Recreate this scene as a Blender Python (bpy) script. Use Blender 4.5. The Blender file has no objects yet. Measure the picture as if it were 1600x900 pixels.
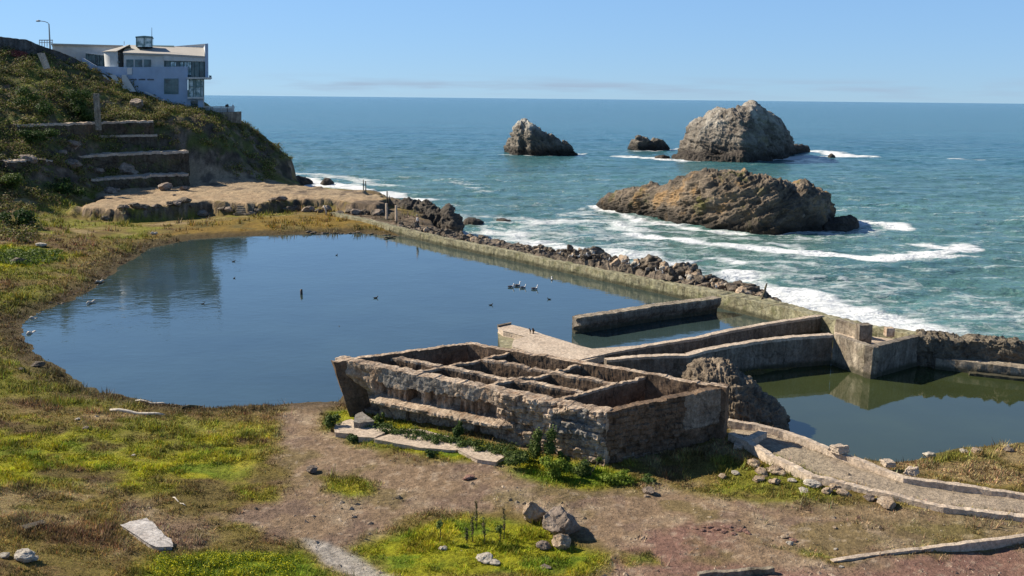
import bpy, math, random
import numpy as np
from mathutils import Vector
random.seed(5)
rng = np.random.default_rng(11)
PI = math.pi
sc = bpy.context.scene
col = sc.collection

# ------------------------------------------------------------------ camera
F = 1500.0
PITCH = math.radians(11.22)
ROLL = 0.0102
CAM = np.array([0.0, 0.0, 18.0])
fwd = np.array([0, math.cos(PITCH), -math.sin(PITCH)])
right0 = np.array([1.0, 0, 0])
up0 = np.cross(right0, fwd)
rgt = math.cos(ROLL) * right0 + math.sin(ROLL) * up0
upv = -math.sin(ROLL) * right0 + math.cos(ROLL) * up0
cam_d = bpy.data.cameras.new("camera")
cam_d.sensor_width = 36.0
cam_d.lens = F / 1600 * 36
cam_d.clip_start = 0.1
cam_d.clip_end = 60000
cam = bpy.data.objects.new("camera", cam_d)
col.objects.link(cam)
from mathutils import Matrix
cam.matrix_world = Matrix(((rgt[0], upv[0], -fwd[0], CAM[0]), (rgt[1], upv[1], -fwd[1], CAM[1]), (rgt[2], upv[2], -fwd[2], CAM[2]), (0, 0, 0, 1)))
sc.camera = cam

def ray(px, py):
    return fwd + rgt * ((px - 800) / F) + upv * ((450 - py) / F)
def P(px, py, z=0.0):            # photo point on the level plane z
    d = ray(px, py); t = (z - CAM[2]) / d[2]
    return CAM + d * t
def W(px, py, Y):                # photo point at distance Y
    d = ray(px, py)
    return CAM + d * (Y / d[1])
def proj(p):
    q = np.asarray(p, float) - CAM
    d = q @ fwd
    return 800 + F * (q @ rgt) / d, 450 - F * (q @ upv) / d

# ------------------------------------------------------------------ noise
def _h(ix, iy, iz, seed):
    h = (ix.astype(np.uint32) * np.uint32(374761393) + iy.astype(np.uint32) * np.uint32(668265263) + iz.astype(np.uint32) * np.uint32(2147483647) + np.uint32(seed * 144665 % 4294967295))
    h = (h ^ (h >> np.uint32(13))) * np.uint32(1274126177)
    h = (h ^ (h >> np.uint32(16))) * np.uint32(2246822519)
    h = h ^ (h >> np.uint32(13))
    return h.astype(np.float64) / 2147483647.5 - 1.0
def vnoise(p, seed=0):
    p = np.asarray(p, float)
    if p.shape[-1] == 2:
        p = np.concatenate([p, np.zeros(p.shape[:-1] + (1,))], -1)
    i = np.floor(p); f = p - i; i = i.astype(np.int64)
    u = f * f * f * (f * (f * 6 - 15) + 10)
    r = 0
    for dx in (0, 1):
        wx = u[..., 0] if dx else 1 - u[..., 0]
        for dy in (0, 1):
            wy = u[..., 1] if dy else 1 - u[..., 1]
            for dz in (0, 1):
                wz = u[..., 2] if dz else 1 - u[..., 2]
                r = r + wx * wy * wz * _h(i[..., 0] + dx, i[..., 1] + dy, i[..., 2] + dz, seed)
    return r
def fbm(p, octv=4, seed=0, gain=0.5, ridge=False):
    p = np.asarray(p, float); r = 0; a = 1; s = 0
    for k in range(octv):
        n = vnoise(p * (2.03 ** k) + 17.3 * k, seed + k * 7)
        if ridge: n = 1 - 2 * np.abs(n)
        r = r + a * n; s += a; a *= gain
    return r / s
def sstep(a, b, x):
    t = np.clip((x - a) / (b - a), 0, 1)
    return t * t * (3 - 2 * t)

def sd_poly(poly, x, y):         # signed distance, positive inside
    poly = np.asarray(poly, float)[:, :2]
    n = len(poly)
    d = np.full(x.shape, 1e18); ins = np.zeros(x.shape, bool)
    for i in range(n):
        ax, ay = poly[i]; bx, by = poly[(i + 1) % n]
        ex, ey = bx - ax, by - ay
        t = np.clip(((x - ax) * ex + (y - ay) * ey) / (ex * ex + ey * ey + 1e-12), 0, 1)
        d = np.minimum(d, (x - ax - t * ex) ** 2 + (y - ay - t * ey) ** 2)
        c = ((ay > y) != (by > y)) & (x < ex * (y - ay) / (ey + 1e-15) + ax)
        ins ^= c
    d = np.sqrt(d)
    return np.where(ins, d, -d)
def d_line(pts, x, y):
    pts = np.asarray(pts, float)[:, :2]
    d = np.full(x.shape, 1e18)
    for (ax, ay), (bx, by) in zip(pts[:-1], pts[1:]):
        ex, ey = bx - ax, by - ay
        t = np.clip(((x - ax) * ex + (y - ay) * ey) / (ex * ex + ey * ey + 1e-12), 0, 1)
        d = np.minimum(d, (x - ax - t * ex) ** 2 + (y - ay - t * ey) ** 2)
    return np.sqrt(d)
def PP(pts, z): return [P(a, b, z)[:2] for a, b in pts]

# ------------------------------------------------------------------ object helpers
def tag(o, label=None, cat=None, group=None, kind=None):
    if label: o["label"] = label
    if cat: o["category"] = cat; o["kind"] = "thing"
    if group: o["group"] = group
    if kind: o["kind"] = kind
    return o
def empty(name, loc, label, cat, group=None, rz=0):
    o = bpy.data.objects.new(name, None); o.empty_display_size = 0.5
    o.location = loc; o.rotation_euler = (0, 0, rz)
    col.objects.link(o)
    return tag(o, label, cat, group)
def mesh_np(name, V, faces, mat=None, smooth=True, colors=None, extra=None):
    """V (n,3); faces: (m,k) int array or list of tuples"""
    me = bpy.data.meshes.new(name)
    V = np.asarray(V, float)
    if isinstance(faces, np.ndarray):
        m, k = faces.shape
        me.vertices.add(len(V)); me.vertices.foreach_set("co", V.astype(np.float32).ravel())
        me.loops.add(m * k); me.loops.foreach_set("vertex_index", faces.astype(np.int32).ravel())
        me.polygons.add(m); me.polygons.foreach_set("loop_start", np.arange(0, m * k, k, dtype=np.int32))
        me.update(calc_edges=True)
    else:
        me.from_pydata([tuple(map(float, v)) for v in V], [], [tuple(int(i) for i in f) for f in faces])
    me.polygons.foreach_set("use_smooth", [smooth] * len(me.polygons))
    if colors is not None:
        a = me.color_attributes.new("tint", 'FLOAT_COLOR', 'POINT')
        c = np.ones((len(V), 4), np.float32); c[:, :3] = colors
        a.data.foreach_set("color", c.ravel())
    if extra:
        for k_, v_ in extra.items():
            a = me.attributes.new(k_, 'FLOAT', 'POINT')
            a.data.foreach_set("value", np.asarray(v_, np.float32))
    if mat: me.materials.append(mat)
    return me
def obj(name, me, parent=None, loc=None):
    o = bpy.data.objects.new(name, me); col.objects.link(o)
    if parent is not None:
        o.parent = parent
        # geometry is given in world coordinates; parents are unrotated Empties or meshes
        w = Vector((0, 0, 0)); q = parent
        while q is not None: w += Vector(q.location); q = q.parent
        o.location = -w if loc is None else Vector(loc) - w
    elif loc is not None: o.location = loc
    return o
def grid_faces(nu, nv, wrap=False, off=0):
    i = np.arange(nu - 1)[:, None]; jm = nv if wrap else nv - 1
    j = np.arange(jm)[None, :]; j2 = (j + 1) % nv
    return np.stack([i * nv + j, i * nv + j2, (i + 1) * nv + j2, (i + 1) * nv + j], -1).reshape(-1, 4) + off

class MB:
    def __init__(s): s.v = []; s.f = []
    def box(s, a, b):
        (x0, y0, z0), (x1, y1, z1) = a, b; n = len(s.v)
        s.v += [(x, y, z) for x in (x0, x1) for y in (y0, y1) for z in (z0, z1)]
        s.f += [tuple(n + i for i in q) for q in ((0, 1, 3, 2), (4, 6, 7, 5), (0, 4, 5, 1), (2, 3, 7, 6), (0, 2, 6, 4), (1, 5, 7, 3))]
        return s
    def prism(s, poly, y0, y1):   # poly of (x,z), extruded along y
        n = len(s.v); k = len(poly)
        s.v += [(x, y0, z) for x, z in poly] + [(x, y1, z) for x, z in poly]
        s.f.append(tuple(n + i for i in range(k))); s.f.append(tuple(n + k + i for i in reversed(range(k))))
        for i in range(k): j = (i + 1) % k; s.f.append((n + i, n + j, n + k + j, n + k + i))
        return s
    def slab(s, poly, z0, z1):    # poly of (x,y) extruded in z; z1 may be list
        n = len(s.v); k = len(poly)
        zt = z1 if hasattr(z1, '__len__') else [z1] * k
        s.v += [(p[0], p[1], z0) for p in poly] + [(p[0], p[1], z) for p, z in zip(poly, zt)]
        s.f.append(tuple(n + i for i in range(k))); s.f.append(tuple(n + k + i for i in reversed(range(k))))
        for i in range(k): j = (i + 1) % k; s.f.append((n + i, n + j, n + k + j, n + k + i))
        return s
    def tube(s, pts, rad, n=8):
        pts = [Vector(p) for p in pts]
        rads = rad if hasattr(rad, '__len__') else [rad] * len(pts)
        base = len(s.v)
        for i, p in enumerate(pts):
            d = (pts[min(i + 1, len(pts) - 1)] - pts[max(i - 1, 0)]).normalized()
            a = d.cross(Vector((0, 0, 1)))
            if a.length < 1e-3: a = d.cross(Vector((1, 0, 0)))
            a.normalize(); b = d.cross(a)
            for k in range(n):
                t = 2 * PI * k / n
                s.v.append(tuple(p + (a * math.cos(t) + b * math.sin(t)) * rads[i]))
        for i in range(len(pts) - 1):
            for k in range(n):
                k2 = (k + 1) % n
                s.f.append((base + i * n + k, base + i * n + k2, base + (i + 1) * n + k2, base + (i + 1) * n + k))
        s.f.append(tuple(base + k for k in reversed(range(n))))
        s.f.append(tuple(base + (len(pts) - 1) * n + k for k in range(n)))
        return s
    def build(s, name, mat, parent=None, bevel=0, smooth=False):
        me = mesh_np(name, s.v, s.f, mat, smooth)
        o = obj(name, me, parent)
        if bevel:
            m = o.modifiers.new("edge", 'BEVEL'); m.width = bevel; m.segments = 2
        return o

# ------------------------------------------------------------------ materials
def nm(name):
    m = bpy.data.materials.new(name); m.use_nodes = True
    nt = m.node_tree; b = nt.nodes["Principled BSDF"]
    return m, nt, b
def nd(nt, t, **kw):
    n = nt.nodes.new(t)
    for k, v in kw.items():
        if k.startswith("i_"): n.inputs[int(k[2:])].default_value = v
        else: setattr(n, k, v)
    return n
def noise_node(nt, vec, scale, detail=6, rough=0.6, dist=0.0):
    n = nt.nodes.new("ShaderNodeTexNoise"); n.inputs["Scale"].default_value = scale
    n.inputs["Detail"].default_value = detail; n.inputs["Roughness"].default_value = rough
    n.inputs["Distortion"].default_value = dist
    nt.links.new(vec, n.inputs["Vector"]); return n
def ramp(nt, fac, stops):
    r = nt.nodes.new("ShaderNodeValToRGB"); e = r.color_ramp.elements
    while len(e) < len(stops): e.new(0.5)
    for i, (p, c) in enumerate(stops):
        e[i].position = p; e[i].color = (c, c, c, 1) if not hasattr(c, '__len__') else (*c, 1)
    nt.links.new(fac, r.inputs[0]); return r
def mixc(nt, fac, a, b, mode='MIX'):
    m = nt.nodes.new("ShaderNodeMix"); m.data_type = 'RGBA'; m.blend_type = mode
    for s, v in ((0, fac), (6, a), (7, b)):
        if isinstance(v, (int, float)): m.inputs[s].default_value = v
        elif isinstance(v, tuple): m.inputs[s].default_value = (*v, 1) if len(v) == 3 else v
        else: nt.links.new(v, m.inputs[s])
    return m.outputs[2]
def mth(nt, op, a, b=None, clamp=False):
    m = nt.nodes.new("ShaderNodeMath"); m.operation = op; m.use_clamp = clamp
    for s, v in ((0, a), (1, b)):
        if v is None: continue
        if isinstance(v, (int, float)): m.inputs[s].default_value = v
        else: nt.links.new(v, m.inputs[s])
    return m.outputs[0]
def bump(nt, bsdf, h, strength=0.5, dist=0.1):
    b = nt.nodes.new("ShaderNodeBump"); b.inputs["Strength"].default_value = strength; b.inputs["Distance"].default_value = dist
    nt.links.new(h, b.inputs["Height"]); nt.links.new(b.outputs[0], bsdf.inputs["Normal"]); return b
def texco(nt, scale=None, kind="Object"):
    t = nt.nodes.new("ShaderNodeTexCoord"); v = t.outputs[kind]
    if scale:
        m = nt.nodes.new("ShaderNodeMapping"); m.inputs["Scale"].default_value = scale
        nt.links.new(v, m.inputs[0]); v = m.outputs[0]
    return v
def mat_plain(name, c, rough=0.7, metal=0.0, var=0.15, scale=3.0, spec=0.5):
    m, nt, b = nm(name); v = texco(nt)
    n = noise_node(nt, v, scale, 5)
    r = ramp(nt, n.outputs[0], [(0.3, 1 - var), (0.7, 1 + var)])
    nt.links.new(mixc(nt, 1.0, tuple(c), r.outputs[0], 'MULTIPLY'), b.inputs["Base Color"])
    b.inputs["Roughness"].default_value = rough; b.inputs["Metallic"].default_value = metal
    b.inputs["Specular IOR Level"].default_value = spec
    return m
def mat_rock(name, cols, scale=1.0, bumpd=0.15, patches=None, top=None, strata=(1, 1, 1), wet=None):
    """cols: dark, mid, light. patches: [(colour, noise scale, threshold)]; top: (colour, z0, z1) droppings on high parts; wet: (z0, z1) tide-dark band"""
    m, nt, b = nm(name); v = texco(nt)
    vs = texco(nt, tuple(strata))
    n = noise_node(nt, vs, 0.5 * scale, 10, 0.65, 0.6)
    r = ramp(nt, n.outputs[0], [(0.3, cols[0]), (0.5, cols[1]), (0.72, cols[2])])
    c = r.outputs[0]
    n2 = noise_node(nt, v, 6 * scale, 8, 0.7)
    r2 = ramp(nt, n2.outputs[0], [(0.3, 0.55), (0.6, 1.15)])
    c = mixc(nt, 0.9, c, r2.outputs[0], 'MULTIPLY')
    for (pc, ps, th) in (patches or []):
        n3 = noise_node(nt, v, ps, 8, 0.65, 0.4)
        r3 = ramp(nt, n3.outputs[0], [(th, 0.0), (th + 0.08, 1.0)])
        c = mixc(nt, mth(nt, 'MULTIPLY', r3.outputs[0], 0.75), c, tuple(pc))
    sx = nt.nodes.new("ShaderNodeSeparateXYZ"); nt.links.new(v, sx.inputs[0])
    if top:
        tc, z0, z1 = top
        zz = mth(nt, 'ADD', sx.outputs[2], mth(nt, 'MULTIPLY', n2.outputs[0], (z1 - z0) * 0.8))
        mr = nt.nodes.new("ShaderNodeMapRange"); mr.inputs[1].default_value = z0; mr.inputs[2].default_value = z1
        nt.links.new(zz, mr.inputs[0])
        n4 = noise_node(nt, v, 0.35 * scale, 8, 0.7, 1.0)
        r4 = ramp(nt, n4.outputs[0], [(0.42, 0.0), (0.62, 1.0)])
        c = mixc(nt, mth(nt, 'MULTIPLY', mr.outputs[0], r4.outputs[0]), c, tuple(tc))
    if wet:
        mr = nt.nodes.new("ShaderNodeMapRange"); mr.inputs[1].default_value = wet[0]; mr.inputs[2].default_value = wet[1]
        mr.inputs[3].default_value = 1; mr.inputs[4].default_value = 0
        nt.links.new(mth(nt, 'SUBTRACT', sx.outputs[2], mth(nt, 'MULTIPLY', n2.outputs[0], 1.0)), mr.inputs[0])
        c = mixc(nt, mth(nt, 'MULTIPLY', mr.outputs[0], 0.85), c, (0.018, 0.015, 0.012))
    nt.links.new(c, b.inputs["Base Color"])
    b.inputs["Roughness"].default_value = 0.85; b.inputs["Specular IOR Level"].default_value = 0.3
    vo = nt.nodes.new("ShaderNodeTexVoronoi"); vo.feature = 'DISTANCE_TO_EDGE'; vo.inputs["Scale"].default_value = 0.9 * scale
    wn = noise_node(nt, vs, 1.5 * scale, 5)
    mx = nt.nodes.new("ShaderNodeMix"); mx.data_type = 'VECTOR'; mx.inputs[0].default_value = 0.35
    nt.links.new(vs, mx.inputs[4]); nt.links.new(wn.outputs[1], mx.inputs[5]); nt.links.new(mx.outputs[1], vo.inputs["Vector"])
    rv = ramp(nt, vo.outputs[0], [(0.0, 0.0), (0.12, 1.0)])
    h = mth(nt, 'ADD', mth(nt, 'MULTIPLY', rv.outputs[0], 0.35), mth(nt, 'ADD', n2.outputs[0], n.outputs[0]))
    bump(nt, b, h, 0.9, bumpd)
    return m
def mat_concrete(name, light, dark, brown=(0.16, 0.10, 0.06), scale=1.0, streak=0.6, moss=0.0, waterline=None, blot=0.5, crack=0.7):
    m, nt, b = nm(name); v = texco(nt)
    n = noise_node(nt, v, 0.7 * scale, 9, 0.65, 0.5)
    r = ramp(nt, n.outputs[0], [(0.32, dark), (0.62, light)])
    c = r.outputs[0]
    n2 = noise_node(nt, v, 1.6 * scale, 8, 0.7)
    r2 = ramp(nt, n2.outputs[0], [(0.48, 0.0), (0.66, 1.0)])
    c = mixc(nt, mth(nt, 'MULTIPLY', r2.outputs[0], blot), c, brown)
    vs = texco(nt, (3.2, 3.2, 0.35))
    n3 = noise_node(nt, vs, 1.2 * scale, 6, 0.6)
    r3 = ramp(nt, n3.outputs[0], [(0.42, 0.35), (0.62, 1.1)])
    c = mixc(nt, streak, c, r3.outputs[0], 'MULTIPLY')
    n4 = noise_node(nt, v, 6 * scale, 8, 0.78)
    r4 = ramp(nt, n4.outputs[0], [(0.34, 0.40), (0.62, 1.30)])
    c = mixc(nt, 0.85, c, r4.outputs[0], 'MULTIPLY')
    vo = nt.nodes.new("ShaderNodeTexVoronoi"); vo.feature = 'DISTANCE_TO_EDGE'; vo.inputs["Scale"].default_value = 0.55 * scale
    wv = noise_node(nt, v, 1.3 * scale, 6); mv = nt.nodes.new("ShaderNodeMix"); mv.data_type = 'VECTOR'; mv.inputs[0].default_value = 0.45
    nt.links.new(v, mv.inputs[4]); nt.links.new(wv.outputs[1], mv.inputs[5]); nt.links.new(mv.outputs[1], vo.inputs["Vector"])
    rc = ramp(nt, vo.outputs[0], [(0.0, 0.25), (0.022, 1.0)])
    c = mixc(nt, crack, c, rc.outputs[0], 'MULTIPLY')
    if moss:
        n5 = noise_node(nt, v, 0.9 * scale, 8, 0.7); r5 = ramp(nt, n5.outputs[0], [(0.5, 0.0), (0.64, 1.0)])
        c = mixc(nt, mth(nt, 'MULTIPLY', r5.outputs[0], moss), c, (0.09, 0.10, 0.03))
    if waterline is not None:
        sx = nt.nodes.new("ShaderNodeSeparateXYZ"); nt.links.new(v, sx.inputs[0])
        mr = nt.nodes.new("ShaderNodeMapRange"); mr.inputs[1].default_value = waterline; mr.inputs[2].default_value = waterline + 0.25
        mr.inputs[3].default_value = 1; mr.inputs[4].default_value = 0
        nt.links.new(mth(nt, 'SUBTRACT', sx.outputs[2], mth(nt, 'MULTIPLY', n2.outputs[0], 0.3)), mr.inputs[0])
        c = mixc(nt, mth(nt, 'MULTIPLY', mr.outputs[0], 0.8), c, (0.035, 0.035, 0.018))
    nt.links.new(c, b.inputs["Base Color"])
    b.inputs["Roughness"].default_value = 0.9; b.inputs["Specular IOR Level"].default_value = 0.25
    bump(nt, b, mth(nt, 'ADD', n4.outputs[0], mth(nt, 'MULTIPLY', n.outputs[0], 2.0)), 0.8, 0.06)
    return m
def mat_tint(name, rough=0.85, var=0.25, scale=9.0, bumpd=0.05, trans=0.0, spec=0.2, fine=None):
    m, nt, b = nm(name); v = texco(nt)
    a = nt.nodes.new("ShaderNodeAttribute"); a.attribute_name = "tint"
    n = noise_node(nt, v, scale, 7, 0.7)
    r = ramp(nt, n.outputs[0], [(0.3, 1 - var), (0.68, 1 + var)])
    c = mixc(nt, 1.0, a.outputs[0], r.outputs[0], 'MULTIPLY')
    nt.links.new(c, b.inputs["Base Color"]); b.inputs["Roughness"].default_value = rough
    b.inputs["Specular IOR Level"].default_value = spec
    if bumpd: bump(nt, b, n.outputs[0], 1.0, bumpd)
    if trans:
        t = nt.nodes.new("ShaderNodeBsdfTranslucent"); nt.links.new(c, t.inputs[0])
        ms = nt.nodes.new("ShaderNodeMixShader"); ms.inputs[0].default_value = trans
        nt.links.new(b.outputs[0], ms.inputs[1]); nt.links.new(t.outputs[0], ms.inputs[2])
        nt.links.new(ms.outputs[0], nt.nodes["Material Output"].inputs[0])
    return m

# ------------------------------------------------------------------ terrain heights
SEA = -2.5
MAINPOOL = PP([(30, 508), (56, 487), (105, 471), (150, 449), (188, 417), (232, 389), (300, 374), (380, 369), (470, 366), (560, 364), (625, 368), (720, 378), (850, 404), (945, 424), (1060, 448), (1125, 460), (1200, 478), (1275, 492),
               (1200, 506), (1100, 530), (1000, 548), (920, 572), (900, 590), (780, 562), (640, 580), (548, 615), (531, 629), (460, 631), (330, 638), (240, 629), (170, 617), (128, 602), (93, 575), (58, 552), (34, 526)], 0)
RIGHTPOOL = PP([(1050, 585), (1190, 585), (1300, 560), (1365, 575), (1430, 552), (1700, 572), (1900, 600), (1900, 690), (1700, 680), (1600, 692), (1500, 702), (1400, 724), (1330, 716), (1225, 672), (1150, 642), (1080, 620)], 0)
SHELF = PP([(165, 328), (250, 322), (335, 314), (385, 319), (425, 314), (470, 311), (520, 311), (560, 319), (590, 323), (604, 318), (592, 306), (566, 297), (500, 293), (440, 288), (300, 281), (160, 300), (120, 325)], 1.8)
COAST = list(PP([(454, 289), (520, 297), (575, 306), (612, 333), (650, 345)], SEA)) + [P(a, b_, 1.1)[:2] + np.array([0.81, 0.59]) * o_ for a, b_, o_ in
    [(700, 374, 4.2), (792, 392, 3.8), (850, 405, 3.8), (945, 424, 3.8), (1062, 447, 3.6), (1130, 461, 3.2), (1190, 473, 2.4), (1245, 486, 1.9), (1300, 499, 1.7), (1400, 519, 1.7)]] + [P(a, b_, 2.2)[:2] + np.array([0.3, 0.95]) * 2.9 for a, b_ in [(1480, 530), (1600, 537), (1720, 548), (1900, 570)]]
COAST = [tuple(p) for p in COAST] + [(90, 45), (150, 20), (150, -60), (-260, -60), (-260, 420), (-140, 360)] + [tuple(W(330, 100, 270)[:2]), tuple(W(420, 180, 250)[:2]), tuple(W(446, 240, 238)[:2])]

ctl = []
def cz(pts, z):
    for a, b in pts: ctl.append(P(a, b, z))
def cy(px, lst):
    for py, Y in lst: ctl.append(W(px, py, Y))
cz([(60, 480), (150, 440), (250, 380), (330, 366), (440, 362), (560, 360)], 0.35)
cz([(200, 360), (300, 352), (400, 344), (500, 344), (580, 350)], 0.6)
cz([(130, 615), (240, 640), (330, 646), (450, 640), (530, 645)], 0.4)
cz([(40, 560), (30, 500)], 0.7)
cz([(600, 700), (700, 740), (850, 770), (1100, 830), (1300, 810), (1450, 830), (1600, 830)], 0.8)
cz([(1000, 765), (1120, 760), (1180, 735), (1000, 700), (950, 640), (1050, 600)], 0.45); cz([(800, 640)], 0.7)
cz([(800, 880), (600, 880), (500, 780)], 0.95)
cz([(1000, 885), (1200, 880)], 0.8)
cz([(1600, 872)], 0.45); cz([(1420, 885)], 0.8)
cz([(1500, 720), (1600, 700), (1400, 730), (1560, 760)], 0.35)
cz([(1200, 690), (1300, 725), (1450, 770), (1600, 790)], 0.85)
cz([(400, 880)], 1.5); cz([(400, 720)], 0.8); cz([(200, 880)], 2.3); cz([(0, 890)], 3.3); cz([(0, 760)], 2.3); cz([(200, 760)], 1.4); cz([(0, 650)], 1.4)
cz([(0, 430)], 1.2); cz([(100, 410)], 0.9); cz([(0, 380)], 2.0); cz([(100, 360)], 1.5)
cz([(475, 292), (520, 297), (560, 300)], 1.2); cz([(466, 284), (480, 270), (520, 286), (600, 300)], -2.5)
cz([(1200, 540), (1050, 550)], 0.1); cz([(800, 300), (700, 340)], 0.3)
cy(0, [(345, 128), (300, 138), (262, 145), (225, 152), (192, 159), (160, 167), (125, 178), (95, 188), (64, 202)])
cy(50, [(330, 134), (290, 144), (255, 151), (215, 158), (185, 164), (150, 175), (110, 188), (72, 204)])
cy(100, [(325, 142), (300, 150), (270, 157), (245, 162), (215, 167), (192, 170), (155, 180), (120, 191), (94, 203)])
cy(150, [(310, 158), (285, 165), (262, 169), (240, 172), (212, 176), (192, 179), (160, 187), (130, 196), (113, 202)])
cy(200, [(300, 165), (282, 170), (260, 173), (238, 176), (212, 179), (187, 182), (165, 190), (142, 200)])
cy(250, [(294, 170), (278, 174), (240, 180), (210, 184), (185, 187), (170, 194), (158, 201)])
cy(300, [(290, 174), (276, 178), (250, 182), (220, 186), (195, 190), (182, 195), (173, 203), (172, 216)])
cy(345, [(286, 178), (270, 183), (240, 188), (210, 193), (190, 200), (180, 212)])
cy(380, [(284, 182), (266, 189), (240, 196), (215, 203), (196, 210), (190, 218)])
cy(430, [(283, 190), (264, 200), (246, 208), (228, 216)])
cy(405, [(284, 186), (262, 197), (240, 204), (214, 212)])
cy(456, [(289, 196), (286, 204)]); cy(475, [(292, 185), (289, 200)]); cy(490, [(289, 205)])
for x, y, z in [(-60, 20, 7), (-75, 55, 8), (-90, 90, 11), (-115, 125, 20), (-135, 165, 27), (-130, 210, 28), (-100, 215, 24), (-95, 260, 22), (-150, 300, 26), (-80, 235, 20), (0, 12, 3), (40, 12, 2.5), (70, 30, 2), (80, 50, 1), (-30, 18, 6), (-55, 40, 4.5)]:
    ctl.append(np.array([x, y, z], float))
ctl = np.array(ctl)
C2 = ctl[:, :2]
D = np.sqrt(((C2[:, None] - C2[None]) ** 2).sum(-1) + 4.0)
n_ = len(ctl)
A_ = np.zeros((n_ + 1, n_ + 1)); A_[:n_, :n_] = D; A_[:n_, :n_] += np.eye(n_) * -0.4; A_[n_, :n_] = 1; A_[:n_, n_] = 1
wts = np.linalg.solve(A_, np.concatenate([ctl[:, 2], [0]]))
def rbf(x, y):
    out = np.empty(x.size); xf = x.ravel(); yf = y.ravel()
    for s in range(0, x.size, 60000):
        e = slice(s, s + 60000)
        d = np.sqrt((xf[e, None] - C2[None, :, 0]) ** 2 + (yf[e, None] - C2[None, :, 1]) ** 2 + 4.0)
        out[e] = d @ wts[:n_] + wts[n_]
    return out.reshape(x.shape)

def H(x, y, rough=True):
    """height of the ground at x, y"""
    x = np.asarray(x, float); y = np.asarray(y, float)
    z = rbf(x, y)
    p2 = np.stack([x, y], -1)
    hill = sstep(2.5, 7, z)
    if rough:
        z = z + hill * (1.2 * fbm(p2 / 9, 4, 3) + 0.6 * fbm(p2 / 2.5, 4, 31, ridge=True) * sstep(120, 150, y)) + (1 - hill) * 0.10 * fbm(p2 / 3.0, 4, 9) + 0.035 * fbm(p2 / 0.5, 3, 12)
    else:
        pass
    e1 = fbm(p2 / 5, 4, 21) if rough else 0
    e2 = fbm(p2 / 1.6, 3, 22) if rough else 0
    sh = sd_poly(SHELF, x, y) + e1 * 2.0 + e2 * 0.9
    z = np.where(sh > -2.2, np.maximum(z, z + (1.8 + 0.25 * (e2 if rough else 0) - z) * sstep(-0.9, 0.5, sh)), z)
    mp = sd_poly(MAINPOOL, x, y) + (0.5 * e2 if rough else 0)
    z = np.where(mp > -2.5, np.minimum(z, np.where(mp > 0, -0.25 * mp, -0.20 * mp) + 0.02), z)
    rp = sd_poly(RIGHTPOOL, x, y) + (0.3 * e2 if rough else 0)
    z = np.where(rp > -2.5, np.minimum(z, np.where(rp > 0, -0.4 * rp, -0.22 * rp) + 0.02), z)
    z = np.maximum(z, -1.2)
    cs = sd_poly(COAST, x, y) + ((1.3 * e1 + 0.6 * e2) * sstep(100, 150, y) if rough else 0)
    steep = 2.0
    bluff = sstep(183, 196, y)
    lim = SEA + np.where(cs > 0, cs * steep * (1 - bluff) + bluff * 7.2 * np.sqrt(np.maximum(cs, 0)), cs * steep)
    z = np.minimum(z, np.maximum(lim, -7.0))
    # the bluff under the building drops to the sea along this line
    d_ = -0.2287 * y - x + ((1.2 * e1 + 0.8 * e2) if rough else 0)
    l2 = np.where(d_ > 0, 0.6 + 4.5 * np.maximum(d_, 0) ** 0.62, 0.6 + 1.3 * d_)
    k_ = sstep(184, 190, y)
    z = np.minimum(z, l2 * k_ + 60 * (1 - k_))
    return z
def G(px, py, r0=25, r1=330):
    """where the sight line through a photo point meets the ground"""
    d = ray(px, py); t = np.linspace(r0, r1, 900)
    q = CAM + d[None] * t[:, None]
    h = H(q[:, 0], q[:, 1], False)
    b = np.nonzero(q[:, 2] < h)[0]
    if len(b) == 0: return P(px, py, 0.5)
    i = b[0]; t0, t1 = t[max(i - 1, 0)], t[i]
    tt = np.linspace(t0, t1, 20); q = CAM + d[None] * tt[:, None]
    h = H(q[:, 0], q[:, 1], True)
    b = np.nonzero(q[:, 2] < h)[0]
    k = b[0] if len(b) else 19
    r = q[k].copy(); r[2] = h[k]; return r
def GP(pts): return [tuple(G(a, b)[:2]) for a, b in pts]

NA, NR = 980, 760
ang = np.radians(np.linspace(-44, 44, NA)); rad = 14 * (345 / 14) ** np.linspace(0, 1, NR)
RR, AA = np.meshgrid(rad, ang, indexing='ij')
X = RR * np.sin(AA); Y = RR * np.cos(AA)
Z = H(X, Y)
# ---- what covers the ground
p2 = np.stack([X, Y], -1)
nA = fbm(p2 / 6, 5, 41); nB = fbm(p2 / 1.5, 5, 42); nC = fbm(p2 / 0.35, 4, 43); nD = fbm(p2 / 2.2, 5, 44)
p3 = np.stack([X, Y, Z * 1.3], -1); hB = fbm(p3 / 1.4, 5, 45); hD = fbm(p3 / 3.0, 5, 46); hA = fbm(p3 / 6, 4, 47)
dzr = np.gradient(Z, axis=0) / np.gradient(RR, axis=0)
dza = np.gradient(Z, axis=1) / (RR * (ang[1] - ang[0]))
slope = np.sqrt(dzr ** 2 + dza ** 2)
def cmix(c, k, m): return c * (1 - m[..., None]) + np.array(k)[None, None] * m[..., None]
def pm(pts, soft=1.0, w=0.9, ground=True, z=0.8):
    poly = GP(pts) if ground else PP(pts, z)
    return sstep(-soft, soft, sd_poly(poly, X, Y) + w * (nB + 0.6 * nA))
C = np.zeros(X.shape + (3,)) + np.array([0.165, 0.125, 0.035])          # olive turf, part dried
C = cmix(C, (0.145, 0.088, 0.042), sstep(-0.1, 0.35, nB))               # brown
C = cmix(C, (0.27, 0.20, 0.10), sstep(0.1, 0.4, nD) * 0.8)
C = cmix(C, (0.075, 0.055, 0.025), sstep(0.12, 0.4, -nD) * 0.45)            # straw
C = cmix(C, (0.15, 0.155, 0.018), sstep(0.05, 0.4, nA + 0.4 * nB) * 0.8)  # green
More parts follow.
